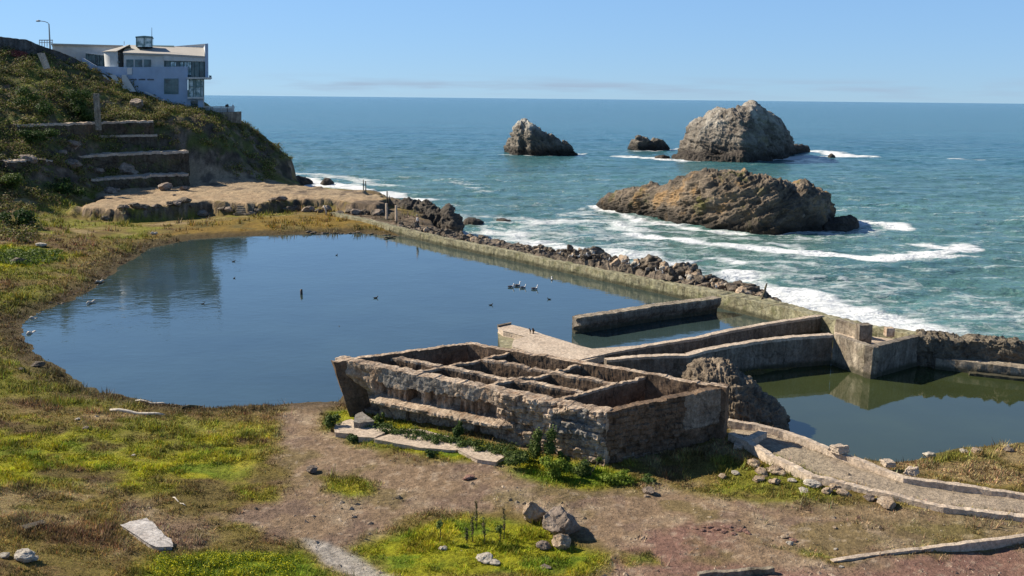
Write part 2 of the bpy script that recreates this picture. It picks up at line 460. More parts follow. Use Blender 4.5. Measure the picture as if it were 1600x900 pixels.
# green lawn left foreground
green = np.zeros(X.shape)
g1 = pm([(-60, 640), (60, 655), (180, 690), (280, 700), (380, 665), (440, 665), (420, 720), (440, 770), (470, 800), (440, 830), (350, 825), (270, 780), (180, 755), (90, 760), (-60, 740)], 2.0, 2.4)
g2 = pm([(560, 860), (620, 830), (720, 805), (800, 812), (850, 838), (880, 850), (950, 868), (960, 890), (860, 905), (700, 900), (600, 905)], 0.6, 0.9)
g3 = pm([(500, 640), (540, 640), (600, 662), (700, 680), (790, 700), (960, 735), (1020, 752), (900, 768), (800, 748), (790, 722), (700, 722), (600, 695), (510, 680)], 0.5, 0.7)
g4 = pm([(508, 748), (550, 742), (592, 752), (585, 775), (540, 780), (510, 768)], 0.5, 0.6)
g5 = pm([(1168, 830), (1195, 828), (1300, 872), (1260, 868), (1190, 852)], 0.3, 0.3)
g6 = pm([(1090, 770), (1180, 735), (1290, 775), (1420, 790), (1560, 800), (1540, 810), (1400, 800), (1200, 790)], 0.5, 1.2) * 0.3
g7 = pm([(-50, 380), (60, 385), (125, 400), (60, 412), (-50, 425)], 1.2, 1.2)
g8 = pm([(240, 872), (330, 862), (470, 862), (540, 905), (200, 905)], 0.6, 0.8)
g9 = pm([(970, 865), (1020, 860), (1030, 880), (980, 885)], 0.3, 0.5) * 0.8
for g in (g1 * sstep(-0.4, 0.15, nD + 0.3 * nA), g2, g3, g4 * 0.8, g5, g6 * sstep(-.1, .3, nD), g7, g8, g9): green = np.maximum(green, g)
C = cmix(C, (0.235, 0.235, 0.012), green * 0.92)
C = cmix(C, (0.31, 0.27, 0.02), green * sstep(0.05, 0.4, nD) * 0.6)
C = cmix(C, (0.10, 0.155, 0.012), green * sstep(0.0, 0.3, -nB) * 0.85)
# dirt
dirt = pm([(445, 640), (470, 628), (530, 630), (512, 650), (500, 672), (560, 700), (640, 715), (790, 735), (830, 752), (900, 770), (1030, 760), (1120, 775), (1230, 800), (1330, 812), (1470, 845), (1320, 872), (1250, 872), (1150, 855), (1060, 850), (1000, 872), (950, 862), (900, 840), (880, 810), (800, 802), (700, 800), (620, 825), (560, 852), (600, 905), (540, 905), (480, 850), (400, 828), (300, 800), (430, 790), (455, 760), (430, 715), (440, 670)], 0.7, 1.0)
dirt2 = pm([(960, 865), (1080, 818), (1170, 832), (1290, 874), (1420, 868), (1700, 835), (1700, 960), (900, 960)], 0.5, 0.8)
dirt3 = pm([(1040, 800), (1200, 790), (1340, 790), (1600, 812), (1600, 838), (1400, 862), (1300, 868), (1100, 810)], 0.6, 1.0) * 0.75
dirt4 = pm([(200, 790), (270, 790), (340, 815), (360, 850), (300, 860), (230, 835)], 0.6, 1.0) * 0.7
dirt5 = pm([(330, 820), (100, 755), (150, 755), (420, 835)], 0.4, 1.0) * 0.4
dm = np.maximum.reduce([dirt * (1 - g4) * (1 - g2), dirt2 * (1 - g9), dirt3 * (1 - g5), dirt4, dirt5])
dirtc = np.zeros(C.shape) + np.array([0.225, 0.155, 0.098])
dirtc = cmix(dirtc, (0.30, 0.225, 0.15), sstep(0.0, 0.4, nD)); dirtc = cmix(dirtc, (0.17, 0.115, 0.085), sstep(0.0, 0.5, nB)*0.8)
dirtc = cmix(dirtc, (0.20, 0.105, 0.085), dirt2 * sstep(-0.3, 0.2, nA) * 0.75)
dirtc = cmix(dirtc, (0.14, 0.11, 0.04), sstep(0.12, 0.4, fbm(p2 / 2.6, 5, 77)) * 0.6)
dirtc = cmix(dirtc, (0.34, 0.27, 0.20), sstep(0.25, 0.6, nC) * 0.5)
C = C * (1 - dm[..., None]) + dirtc * dm[..., None]
pathm = pm([(478, 842), (510, 850), (560, 872), (620, 905), (560, 905), (510, 880)], 0.25, 0.2)
C = cmix(C, (0.36, 0.33, 0.29), pathm * 0.8)
# ramp floor and the shore right of it
ramp_m = pm([(1140, 660), (1200, 672), (1290, 702), (1410, 742), (1470, 758), (1700, 785), (1700, 815), (1480, 792), (1400, 774), (1280, 742), (1200, 706), (1140, 680)], 0.2, 0.1)
C = cmix(C, (0.33, 0.265, 0.20), ramp_m * 0.9)
shr = pm([(1400, 735), (1450, 715), (1600, 690), (1750, 690), (1750, 785), (1600, 765), (1470, 745)], 0.8, 0.6)
C = cmix(C, (0.24, 0.175, 0.085), shr * sstep(-0.3, 0.3, nD))
# marsh on the far side of the pool, wet rim all round
msh = pm([(240, 372), (330, 345), (520, 333), (600, 352), (640, 372), (430, 372)], 1.2, 1.5)
C = cmix(C, (0.19, 0.12, 0.025), msh * 0.85)
C = cmix(C, (0.11, 0.09, 0.03), msh * sstep(0.0, 0.4, nD) * 0.8)
mp = sd_poly(MAINPOOL, X, Y)
rp_ = sd_poly(RIGHTPOOL, X, Y)
wetm = sstep(-3.2 + 2.2 * nB, -0.6, mp)
C = cmix(C, (0.075, 0.055, 0.03), wetm * 0.85)
C = cmix(C, (0.08, 0.07, 0.035), sstep(-0.8, 0.0, rp_) * 0.7)
# hill
hillm = sstep(2.6, 5.0, Z + 1.2 * nA) * sstep(95, 125, Y)
hc = np.zeros(C.shape) + np.array([0.10, 0.105, 0.035])
hc = cmix(hc, (0.19, 0.125, 0.075), sstep(0.0, 0.35, hB)); hc = cmix(hc, (0.17, 0.18, 0.04), sstep(0.05, 0.35, hA + 0.5 * hD)); hc = cmix(hc, (0.27, 0.21, 0.14), sstep(0.22, 0.5, hD) * 0.7)
hc = cmix(hc, (0.05, 0.05, 0.025), sstep(0.15, 0.45, -hB) * 0.8)
C = C * (1 - hillm[..., None]) + hc * hillm[..., None]
sandm = sstep(-0.8, 0.6, sd_poly(SHELF, X, Y) + 0.8 * nB) * sstep(1.2, 1.6, Z)
C = cmix(C, (0.34, 0.25, 0.155), sandm); C = cmix(C, (0.30, 0.21, 0.13), sandm * sstep(0, 0.4, nD) * 0.8)
bs = sstep(-1.5, 1.0, sd_poly(PP([(300, 276), (460, 282), (500, 290), (575, 299), (600, 312), (560, 310), (300, 296)], 1.6), X, Y) + nB) * sstep(6, 3, Z)
C = cmix(C, (0.30, 0.225, 0.145), bs); C = cmix(C, (0.14, 0.105, 0.075), bs * sstep(0.1, 0.4, nD))
topg = sstep(-2.0, 2.0, sd_poly([tuple(W(250, 180, 198)[:2]), tuple(W(335, 178, 202)[:2]), tuple(W(330, 172, 210)[:2]), tuple(W(240, 165, 204)[:2])], X, Y) + nB)
C = cmix(C, (0.24, 0.22, 0.07), topg * 0.8)
cs_ = sd_poly(COAST, X, Y)
rockm = np.maximum(sstep(0.75, 1.3, slope + 0.45 * nB) * sstep(0.2, 0.7, Z) * sstep(115, 130, Y), sstep(4.5, 1.0, cs_))
rockm = np.maximum(rockm, sstep(-0.2, 0.1, sd_poly([tuple(W(250, 200, 190)[:2]), tuple(W(460, 200, 212)[:2]), tuple(W(470, 290, 190)[:2]), tuple(W(300, 290, 176)[:2])], X, Y) / 4 + nB * 0.4) * sstep(0.5, 0.9, slope + 0.5 * nA) * 0.9)
rc = np.zeros(C.shape) + np.array([0.10, 0.075, 0.055]); rc = cmix(rc, (0.21, 0.16, 0.115), sstep(0.05, 0.35, hB)); rc = cmix(rc, (0.045, 0.037, 0.03), sstep(0, .35, hD)); rc = cmix(rc, (0.09, 0.095, 0.03), sstep(0.05, 0.35, hA) * sstep(3, 6, Z))
C = C * (1 - rockm[..., None]) + rc * rockm[..., None]
bk = sstep(-0.8, 0.5, sd_poly(PP([(556, 322), (612, 322), (650, 335), (760, 366), (745, 380), (700, 372), (600, 349), (535, 333)], 0.9), X, Y) + nB * 0.8)
C = C * (1 - bk[..., None] * 0.9) + rc * bk[..., None] * 0.9
# low wet rock by the sea
C = cmix(C, (0.03, 0.026, 0.022), sstep(0.3, -1.2, Z) * sstep(0.5, -1.5, mp) * sstep(0.5, -1.5, rp_) * sstep(8, 4, cs_))
C = np.clip(C * (1 + (0.22 + 0.25 * sstep(60, 120, Y)[..., None]) * nC[..., None]), 0.005, 0.8)
fc = grid_faces(NR, NA)
zf = Z.reshape(-1)[fc].max(1)
fc = fc[zf > -5.5]
used = np.zeros(NR * NA, bool); used[fc.ravel()] = True
remap = np.cumsum(used) - 1
V = np.stack([X, Y, Z], -1).reshape(-1, 3)[used]
M_ground = mat_tint("ground", 0.95, 0.42, 4.5, 0.16, spec=0.1)
g = obj("ground", mesh_np("ground", V, remap[fc], M_ground, True, C.reshape(-1, 3)[used])); tag(g, kind="structure")

# index lookup for scattering on the ground
def near_color(x, y):
    r = np.hypot(x, y); a = np.arctan2(x, y)
    i = np.clip(np.round(np.log(r / 14) / np.log(345 / 14) * (NR - 1)).astype(int), 0, NR - 1)
    j = np.clip(np.round((a - ang[0]) / (ang[1] - ang[0])).astype(int), 0, NA - 1)
    return C[i, j], Z[i, j], i, j

# ------------------------------------------------------------------ sea
sa, sr = 900, 900
ang2 = np.radians(np.linspace(-45, 45, sa)); rad2 = 50 * (26000 / 50) ** (np.linspace(0, 1, sr) ** 1.25)
R2, A2 = np.meshgrid(rad2, ang2, indexing='ij')
SX = R2 * np.sin(A2); SY = R2 * np.cos(A2)
q = np.stack([SX, SY], -1)
fade = sstep(900, 150, R2)
wrp = fbm(q / 25, 3, 61) * 3
def swell(lam, dirx, diry, amp, sd):
    ph = (SX * dirx + SY * diry) * 2 * PI / lam + wrp * 6 / lam * 2 + sd
    s_ = np.sin(ph); return amp * (1 - np.sqrt(np.maximum(0.02, (1 - s_) / 2)) * 1.6) * (0.6 + 0.5 * vnoise(q / lam / 1.7, int(sd * 3) + 5))
SZ = SEA + fade * (swell(13, 0.25, 0.97, 0.36, 1.0) + swell(6.3, -0.3, 0.95, 0.22, 2.0) + swell(3.4, 0.5, 0.87, 0.12, 4.0) + 0.24 * fbm(q / 2.2, 4, 66))
M_sea, nt, b = nm("sea_water")
v = texco(nt)
fo = nt.nodes.new("ShaderNodeAttribute"); fo.attribute_name = "foam"
sh_ = nt.nodes.new("ShaderNodeAttribute"); sh_.attribute_name = "shallow"
vst = texco(nt, (0.45, 1.0, 1.0))
n1 = noise_node(nt, vst, 0.30, 10, 0.68, 0.8)
n2 = noise_node(nt, vst, 1.1, 8, 0.7, 1.2)
nsum = mth(nt, 'ADD', mth(nt, 'MULTIPLY', n1.outputs[0], 0.6), mth(nt, 'MULTIPLY', n2.outputs[0], 0.4))
base = mixc(nt, sh_.outputs[2], (0.006, 0.088, 0.132), (0.088, 0.185, 0.160))
nbig = noise_node(nt, texco(nt, (0.25, 1, 1)), 0.03, 6, 0.6)
rb = ramp(nt, nbig.outputs[0], [(0.3, 0.75), (0.7, 1.25)])
base = mixc(nt, 0.8, base, rb.outputs[0], 'MULTIPLY')
# streaks of aerated water
base = mixc(nt, mth(nt, 'MULTIPLY', ramp(nt, nsum, [(0.5, 0.0), (0.60, 1.0)]).outputs[0], 0.34), base, (0.17, 0.29, 0.27))
fm = mth(nt, 'ADD', nsum, mth(nt, 'MULTIPLY', fo.outputs[2], 0.42))
fr = ramp(nt, fm, [(0.655, 0.0), (0.74, 0.55), (0.86, 1.0)])
cmx = mixc(nt, fr.outputs[0], base, (0.72, 0.74, 0.74))
nt.links.new(cmx, b.inputs["Base Color"])
rr = nt.nodes.new("ShaderNodeMapRange"); rr.inputs[3].default_value = 0.16; rr.inputs[4].default_value = 0.8; nt.links.new(fr.outputs[0], rr.inputs[0]); nt.links.new(rr.outputs[0], b.inputs["Roughness"])
b.inputs["IOR"].default_value = 1.33
nw = noise_node(nt, texco(nt, (0.55, 1.0, 1.0)), 1.6, 8, 0.65, 0.5)
nw2 = noise_node(nt, texco(nt, (0.4, 1.0, 1.0)), 0.12, 6, 0.6, 0.5)
bump(nt, b, mth(nt, 'ADD', mth(nt, 'ADD', nw.outputs[0], mth(nt, 'MULTIPLY', nw2.outputs[0], 8.0)), mth(nt, 'MULTIPLY', fr.outputs[0], 0.25)), 1.0, 0.42)
foam = np.zeros(SX.shape)
cs2 = sd_poly(COAST, SX, SY)          # negative at sea
fA = fbm(q / 9, 4, 81); fB = fbm(q / 3.5, 4, 82)
foam = np.maximum(foam, 1.05 * sstep(-10 - 5 * fA, -1.0, cs2))
def blob(pts, z, wd, amt, line=False, wob=3.0):
    global foam
    pl = PP(pts, z)
    d = -d_line(pl, SX, SY) if line else np.minimum(sd_poly(pl, SX, SY), 0)
    foam = np.maximum(foam, amt * sstep(-wd, -wd * 0.15, d + wob * fA + wob * 0.35 * fB))
# broken water between the near rock and the seawall
blob([(640, 330), (720, 335), (860, 345), (930, 322), (990, 335), (1080, 360), (1180, 368), (1280, 362), (1340, 345), (1400, 350), (1380, 362), (1280, 378), (1180, 420), (1300, 440), (1430, 510), (1250, 490), (1120, 440), (900, 400), (740, 362)], SEA, 5, 0.45, wob=4)
blob([(1180, 400), (1330, 420), (1560, 480), (1600, 500), (1470, 520), (1250, 470)], SEA, 6, 0.40, wob=4)
blob([(990, 368), (1080, 377), (1180, 387), (1300, 398), (1370, 404), (1440, 398), (1518, 390)], SEA, 3.4, 1.05, True, 1.6)
blob([(1430, 382), (1480, 388), (1515, 384)], SEA, 3.0, 1.0, True, 1.2)
blob([(1450, 400), (1520, 398)], SEA, 2.0, 0.8, True, 1.2)
blob([(1040, 412), (1120, 404), (1160, 410)], SEA, 1.8, 0.8, True, 1.0)
blob([(1150, 430), (1230, 455), (1330, 490), (1430, 515)], SEA, 6.0, 0.95, True, 3.0)
blob([(455, 277), (480, 282), (520, 288), (570, 298), (620, 308), (665, 312)], SEA, 7.0, 1.05, True, 4.0)
blob([(470, 272), (540, 278), (600, 290)], SEA, 6.0, 0.6, True, 4.0)
blob([(620, 285), (700, 280), (760, 300)], SEA, 6.0, 0.4, True, 4.0)
blob([(700, 350), (800, 368), (900, 390), (1010, 400)], SEA, 5.0, 0.75, True, 4.0)
blob([(830, 350), (940, 345), (1010, 362)], SEA, 4.0, 0.65, True, 3.0)
blob([(985, 245), (1050, 250), (1150, 253), (1240, 246), (1300, 244), (1350, 244)], SEA, 9.0, 0.95, True, 5.0)
blob([(1230, 238), (1290, 236), (1320, 244)], SEA, 9.0, 1.0, True, 5.0)
blob([(785, 241), (850, 244), (915, 240)], SEA, 3.0, 0.7, True, 2.0)
blob([(975, 236), (1040, 236), (1065, 232)], SEA, 3.0, 0.75, True, 2.0)
blob([(930, 322), (1000, 345), (1100, 360), (1190, 366), (1280, 360), (1340, 350)], SEA, 3.2, 0.95, True, 2.0)
blob([(1330, 345), (1400, 352), (1410, 358)], SEA, 4, 0.9, True, 2)
blob([(1490, 248), (1540, 250)], SEA, 4, 0.6, True, 3)
foam = np.maximum(foam, 0.19 * sstep(420, 120, R2) + 0.09 * sstep(1500, 300, R2) + 0.02 * 0)
foam = foam + 0.12 * fade * sstep(0.1, 0.45, SZ - SEA) * sstep(500, 100, R2)
shal = 0.12 + 0.85 * sstep(520, 110, R2 + 40 * fbm(q / 60, 3, 91))
shal = np.clip(shal + 0.25 * fbm(q / 14, 4, 92) * fade, 0, 1)
fs = grid_faces(sr, sa)
keep = (cs2.reshape(-1)[fs].min(1) < 6)
fs = fs[keep]
used2 = np.zeros(sr * sa, bool); used2[fs.ravel()] = True; rm2 = np.cumsum(used2) - 1
sea = obj("sea", mesh_np("sea", np.stack([SX, SY, SZ], -1).reshape(-1, 3)[used2], rm2[fs], M_sea, True, None, {"foam": foam.ravel()[used2], "shallow": shal.ravel()[used2]}))
tag(sea, kind="structure")

# ------------------------------------------------------------------ pools
def pool_mat(name, c1, rip, ripd, ior=1.5):
    m, nt, b = nm(name); v = texco(nt)
    n = noise_node(nt, v, 0.12, 5); r = ramp(nt, n.outputs[0], [(0.3, 0.8), (0.7, 1.2)])
    nt.links.new(mixc(nt, 1.0, c1, r.outputs[0], 'MULTIPLY'), b.inputs["Base Color"])
    b.inputs["Roughness"].default_value = 0.04; b.inputs["IOR"].default_value = ior
    n2 = noise_node(nt, texco(nt, (0.6, 1, 1)), rip, 4, 0.55)
    n3 = noise_node(nt, v, 0.35, 3); r3 = ramp(nt, n3.outputs[0], [(0.35, 0.25), (0.65, 1.0)])
    bump(nt, b, mth(nt, 'MULTIPLY', n2.outputs[0], r3.outputs[0]), 1.0, ripd); return m
def pool(name, poly, mat, z=0.0, grow=1.5):
    p = np.array(poly)
    # a sheet a little larger than the water line; ground and walls rise through its edge
    c = p.mean(0); V = [(x, y, z) for x, y in p]
    me = mesh_np(name, V, [tuple(range(len(V)))], mat, False)
    o = obj(name, me); tag(o, kind="structure"); return o
def grow(poly, d):
    p = np.array(poly); n = len(p); out = []
    area = 0.5 * sum(p[i, 0] * p[(i + 1) % n, 1] - p[(i + 1) % n, 0] * p[i, 1] for i in range(n)); s = 1 if area > 0 else -1
    for i in range(n):
        a = p[i] - p[i - 1]; b_ = p[(i + 1) % n] - p[i]
        na = np.array([a[1], -a[0]]) / (np.hypot(*a) + 1e-9) * s; nb = np.array([b_[1], -b_[0]]) / (np.hypot(*b_) + 1e-9) * s
        m = na + nb; m /= max(np.hypot(*m), 0.6); out.append(p[i] + m * d)
    return out
pool("main_pool_water", grow(MAINPOOL, 0.6), pool_mat("pool_water", (0.030, 0.050, 0.048), 1.5, 0.016, 1.74))
pool("right_pool_water", grow(RIGHTPOOL, 0.5), pool_mat("green_pool_water", (0.034, 0.044, 0.016), 1.2, 0.004, 1.54))

# ------------------------------------------------------------------ light
world = bpy.data.worlds.new("World"); sc.world = world; world.use_nodes = True
wn = world.node_tree; bg = wn.nodes["Background"]
sky = wn.nodes.new("ShaderNodeTexSky"); sky.sky_type = 'NISHITA'; sky.sun_disc = False
S = Vector((-1.33, 0.56, 1.0)).normalized()
sky.sun_elevation = math.asin(S.z); sky.sun_rotation = math.atan2(S.x, S.y)
sky.altitude = 20; sky.air_density = 0.8; sky.dust_density = 0.0; sky.ozone_density = 5.0
tc = wn.nodes.new("ShaderNodeTexCoord")
mp_ = wn.nodes.new("ShaderNodeMapping"); mp_.inputs["Scale"].default_value = (9, 9, 120); wn.links.new(tc.outputs["Generated"], mp_.inputs[0])
cn = wn.nodes.new("ShaderNodeTexNoise"); cn.inputs["Scale"].default_value = 1.0; cn.inputs["Detail"].default_value = 5; wn.links.new(mp_.outputs[0], cn.inputs["Vector"])
sp = wn.nodes.new("ShaderNodeSeparateXYZ"); wn.links.new(tc.outputs["Generated"], sp.inputs[0])
cr = ramp(wn, cn.outputs[0], [(0.44, 0.0), (0.66, 1.0)])
hb = wn.nodes.new("ShaderNodeValToRGB"); e = hb.color_ramp.elements
e[0].position = 0.0; e[0].color = (0, 0, 0, 1); e[1].position = 0.022; e[1].color = (0, 0, 0, 1)
for p_, c_ in ((0.004, 0.6), (0.012, 1.0)): k = e.new(p_); k.color = (c_, c_, c_, 1)
wn.links.new(sp.outputs[2], hb.inputs[0])
cl = mth(wn, 'MULTIPLY', mth(wn, 'MULTIPLY', cr.outputs[0], hb.outputs[0]), 1.0)
gm = wn.nodes.new("ShaderNodeGamma"); gm.inputs[1].default_value = 0.45; wn.links.new(sky.outputs[0], gm.inputs[0])
skt = mixc(wn, 1.0, gm.outputs[0], (1.0, 1.45, 2.0), 'MULTIPLY')
zr = wn.nodes.new("ShaderNodeValToRGB"); e = zr.color_ramp.elements
e[0].position = 0.0; e[0].color = (0.93, 0.93, 0.93, 1); e[1].position = 0.9; e[1].color = (0.22, 0.24, 0.30, 1)
for p_, c_ in ((0.12, (1, 1, 1, 1)), (0.34, (1.0, 1.0, 1.0, 1)), (0.60, (0.55, 0.60, 0.70, 1))): k = e.new(p_); k.color = c_
wn.links.new(sp.outputs[2], zr.inputs[0])
skt = mixc(wn, 1.0, skt, zr.outputs[0], 'MULTIPLY')
skc = mixc(wn, cl, skt, (1.95, 2.65, 3.5))
wn.links.new(skc, bg.inputs[0])
bg.inputs[1].default_value = 0.109
sd_ = bpy.data.lights.new("sun", 'SUN'); sd_.energy = 4.9; sd_.angle = math.radians(0.53); sd_.color = (1.0, 0.91, 0.76)
so = bpy.data.objects.new("sun", sd_); col.objects.link(so); so.rotation_euler = (-S).to_track_quat('-Z', 'Y').to_euler()
so.location = (-60, 60, 80)
sc.view_settings.view_transform = 'Standard'; sc.view_settings.look = 'None'; sc.view_settings.gamma = 1
sc.view_settings.exposure = 0.82

# ------------------------------------------------------------------ rough masonry
def rough_wall(name, path, thick, zb, mat, parent=None, ds=0.12, nz=16, amp=0.05, top=0.05, batter=0.0, side=1, relief=None, seed=0, capn=5, chunk=0.0, mat2=None, matfn=None, deform=None, low=1.2, mat3=None):
    """path: [(x, y, ztop)] along one face of the wall; the wall lies on its left (side=1) or right (side=-1).
    relief(s, h, Z) pushes the path-side face inward (metres); s runs 0..1, h 0 (bottom)..1 (top)"""
    P_ = np.array(path, float); seg = np.hypot(*(P_[1:, :2] - P_[:-1, :2]).T); L = np.concatenate([[0], np.cumsum(seg)])
    n = max(int(L[-1] / ds) + 1, 3); s = np.linspace(0, L[-1], n)
    c = np.stack([np.interp(s, L, P_[:, k]) for k in range(3)], -1)
    # tangents, smoothed across corners
    t = np.gradient(c[:, :2], axis=0); t /= np.hypot(t[:, 0], t[:, 1])[:, None] + 1e-9
    nrm = np.stack([-t[:, 1], t[:, 0]], -1) * side
    zt = c[:, 2] + top * fbm(np.stack([s / 0.5, s * 0 + seed * 9.1], -1), 4, seed + 3) * 1.6
    if chunk:
        st = vnoise(np.stack([np.floor(s / 0.8 + vnoise(np.stack([s, s * 0], -1), 7)), s * 0 + seed], -1), 77 + seed)
        zt = zt + chunk * np.where(st > 0.2, -st, 0)
    th = thick if hasattr(thick, '__len__') else [thick] * len(path)
    tk = np.interp(s, L, th)
    hs = np.linspace(0, 1, nz)
    rings = []
    zbv = np.broadcast_to(np.asarray(zb, float), (n,)) if not hasattr(zb, '__len__') else np.interp(s, L, zb)
    us = s / L[-1]
    for h in hs:                                   # near face, going up
        z = zbv + (zt - zbv) * h
        off = -batter * (1 - h) + (relief(us, np.full(n, h), z, s) if relief else 0)
        rings.append(np.stack([c[:, 0] + nrm[:, 0] * off, c[:, 1] + nrm[:, 1] * off, z], -1))
    for k in range(1, capn):
        f = k / capn
        rings.append(np.stack([c[:, 0] + nrm[:, 0] * tk * f, c[:, 1] + nrm[:, 1] * tk * f, zt], -1))
    for h in hs[::-1]:
        z = zbv + (zt - zbv) * h; off = tk + batter * (1 - h)
        rings.append(np.stack([c[:, 0] + nrm[:, 0] * off, c[:, 1] + nrm[:, 1] * off, z], -1))
    V = np.stack(rings, 1)                         # n, ring, 3
    nr = V.shape[1]
    Vf = V.reshape(-1, 3)
    d = np.stack([fbm(Vf / 0.45, 4, seed + 11), fbm(Vf / 0.45, 4, seed + 12), 0.8 * fbm(Vf / 0.4, 4, seed + 13)], -1) * amp
    d2 = np.stack([fbm(Vf / 1.8, 3, seed + 21), fbm(Vf / 1.8, 3, seed + 22), 0.3 * fbm(Vf / 2.4, 2, seed + 23)], -1) * amp * low
    Vf = Vf + d + d2
    Vf = Vf + np.stack([fbm(Vf / 0.15, 2, seed + 31), fbm(Vf / 0.15, 2, seed + 32), fbm(Vf / 0.15, 2, seed + 33)], -1) * amp * 0.55
    if deform: Vf = deform(Vf)
    f = grid_faces(n, nr, True)
    if side == 1: f = f[:, ::-1]
    fl = [tuple(a) for a in f.tolist()] + [tuple(range(nr)), tuple((n - 1) * nr + k for k in reversed(range(nr)))]
    me = mesh_np(name, Vf, fl, mat, False)
    if mat2 or mat3:
        mi = np.zeros(len(fl), np.int32); me.materials.append(mat2 or mat); 
        J = np.tile(np.arange(nr), n - 1); I = np.repeat(np.arange(n - 1), nr)
        if mat2 and matfn is None: mi[:len(J)][(J >= nz - 2) & (J < nz + capn - 1)] = 1
        elif matfn:
            near = J < nz - 1
            zc = Vf.reshape(n, nr, 3)[I, J, 2]
            mi[:len(J)][near & matfn(us[I], hs[np.minimum(J, nz - 1)], zc, s[I])] = 1
        me.polygons.foreach_set("material_index", mi)
    return obj(name, me, parent)

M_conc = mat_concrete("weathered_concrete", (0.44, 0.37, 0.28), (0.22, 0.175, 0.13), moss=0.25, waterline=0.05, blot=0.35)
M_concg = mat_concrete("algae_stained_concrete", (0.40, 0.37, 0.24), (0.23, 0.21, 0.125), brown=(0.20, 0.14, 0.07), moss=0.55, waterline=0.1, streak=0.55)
M_concd = mat_concrete("stained_shade_concrete", (0.28, 0.235, 0.185), (0.12, 0.10, 0.075), streak=0.5, waterline=0.1, blot=0.4)  # stained, and darkened further to carry shade on sunless wall faces
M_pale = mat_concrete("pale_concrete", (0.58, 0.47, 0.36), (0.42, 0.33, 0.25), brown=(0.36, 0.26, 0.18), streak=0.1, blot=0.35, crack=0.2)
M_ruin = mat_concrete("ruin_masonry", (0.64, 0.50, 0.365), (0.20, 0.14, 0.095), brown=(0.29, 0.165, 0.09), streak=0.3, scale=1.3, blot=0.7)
M_plas = mat_concrete("grey_render", (0.30, 0.275, 0.24), (0.18, 0.16, 0.135), brown=(0.22, 0.15, 0.10), streak=0.25, scale=1.5, blot=0.35)
M_plasd = mat_concrete("end_render", (0.36, 0.30, 0.23), (0.13, 0.105, 0.08), brown=(0.17, 0.11, 0.07), streak=0.3, scale=1.3, blot=0.5)
M_ruin_shade = mat_concrete("shade_dark_masonry", (0.23, 0.155, 0.10), (0.07, 0.048, 0.032), brown=(0.15, 0.085, 0.045), streak=0.2, scale=1.3, blot=0.6)  # dark copy of the ruin masonry: shade painted into inner and end walls

def wall_px(pts, z):             # list of (px,py[,z]) near top edge
    out = []
    for p in pts:
        zz = p[2] if len(p) > 2 else z
        w = P(p[0], p[1], zz); out.append((w[0], w[1], zz))
    return out
# long seawall
sw = wall_px([(515, 332, 1.0), (560, 341, 1.0), (600, 351, 1.0), (700, 374, 1.0), (792, 392, 1.0), (850, 405, 1.0), (945, 424, 1.05), (1010, 437, 1.1), (1062, 447, 1.15), (1130, 461, 1.25), (1190, 473, 1.35), (1245, 486, 1.4), (1300, 499, 1.5), (1350, 511, 1.7), (1400, 519, 1.8), (1440, 526, 2.0)], 1)
o = rough_wall("seawall", sw, [0.9, 0.9, 0.9, 0.9, 0.9, 0.9, 0.9, 0.9, 1.2, 1.9, 1.9, 1.4, 1.2, 1.2, 1.2, 1.2], -1.0, M_concg, ds=0.3, nz=12, amp=0.07, top=0.06, side=1, seed=1)
tag(o, "long straight algae-stained concrete seawall dividing the big pool from the sea", "seawall")
# broken-ended partition wall standing in the pool
o = rough_wall("pool_wall", wall_px([(906, 497, 1.35), (960, 489, 1.35), (1030, 478, 1.35), (1112, 468, 1.35), (1127, 465, 1.35)], 1.35), 0.95, -0.6, M_concd, ds=0.1, nz=14, amp=0.04, top=0.03, seed=2, low=0.6, mat2=M_conc,  # lighter cap paints in the lit top, dark face the shade
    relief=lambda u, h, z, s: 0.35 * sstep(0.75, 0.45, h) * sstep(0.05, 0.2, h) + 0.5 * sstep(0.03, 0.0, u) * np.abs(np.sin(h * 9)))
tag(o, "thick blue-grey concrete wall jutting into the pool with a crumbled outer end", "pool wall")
# walls beside the narrow basin
zB = 1.35
o = rough_wall("channel_wall", wall_px([(905, 562, 1.0), (960, 550, 1.05), (1015, 540, 1.15), (1060, 533, 1.25), (1095, 528, 1.35), (1125, 520, 1.4), (1200, 506, 1.45), (1287, 493, 1.55)], zB), 0.5, -0.6, M_concd, ds=0.14, nz=12, amp=0.035, top=0.02, seed=3, low=0.6, mat2=M_pale)  # pale cap and dark face put light and shade into the colour
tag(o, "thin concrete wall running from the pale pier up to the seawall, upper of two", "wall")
o = rough_wall("basin_wall", wall_px([(948, 563, 1.5), (985, 559, 1.6), (1030, 556, 1.7), (1076, 556, 1.8), (1105, 547, 1.95), (1140, 541, 2.05), (1180, 534, 2.1), (1240, 527, 2.15), (1302, 523, 2.15)], 2), 0.55, -0.8, M_concd, ds=0.14, nz=16, amp=0.035, top=0.02, seed=4, low=0.6, mat2=M_pale)  # sunlit top and shaded face coloured in by two concretes
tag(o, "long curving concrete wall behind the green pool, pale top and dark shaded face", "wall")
blk = P(1302, 523, 2.15); bc = P(1364, 543, 2.15); br = P(1437, 525, 2.15)
t = empty("basin_block", (float(bc[0]), float(bc[1]), 0), "square-cornered concrete bastion with one lit face standing in the green pool", "bastion")
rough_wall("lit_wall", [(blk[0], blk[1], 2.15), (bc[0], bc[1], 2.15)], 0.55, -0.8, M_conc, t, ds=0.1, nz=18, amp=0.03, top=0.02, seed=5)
rough_wall("shaded_wall", [(bc[0], bc[1], 2.15), (br[0], br[1], 2.15)], 0.55, -0.8, M_concd, t, ds=0.12, nz=18, amp=0.03, top=0.02, seed=6)  # darker concrete than the lit wall: shade painted into this face
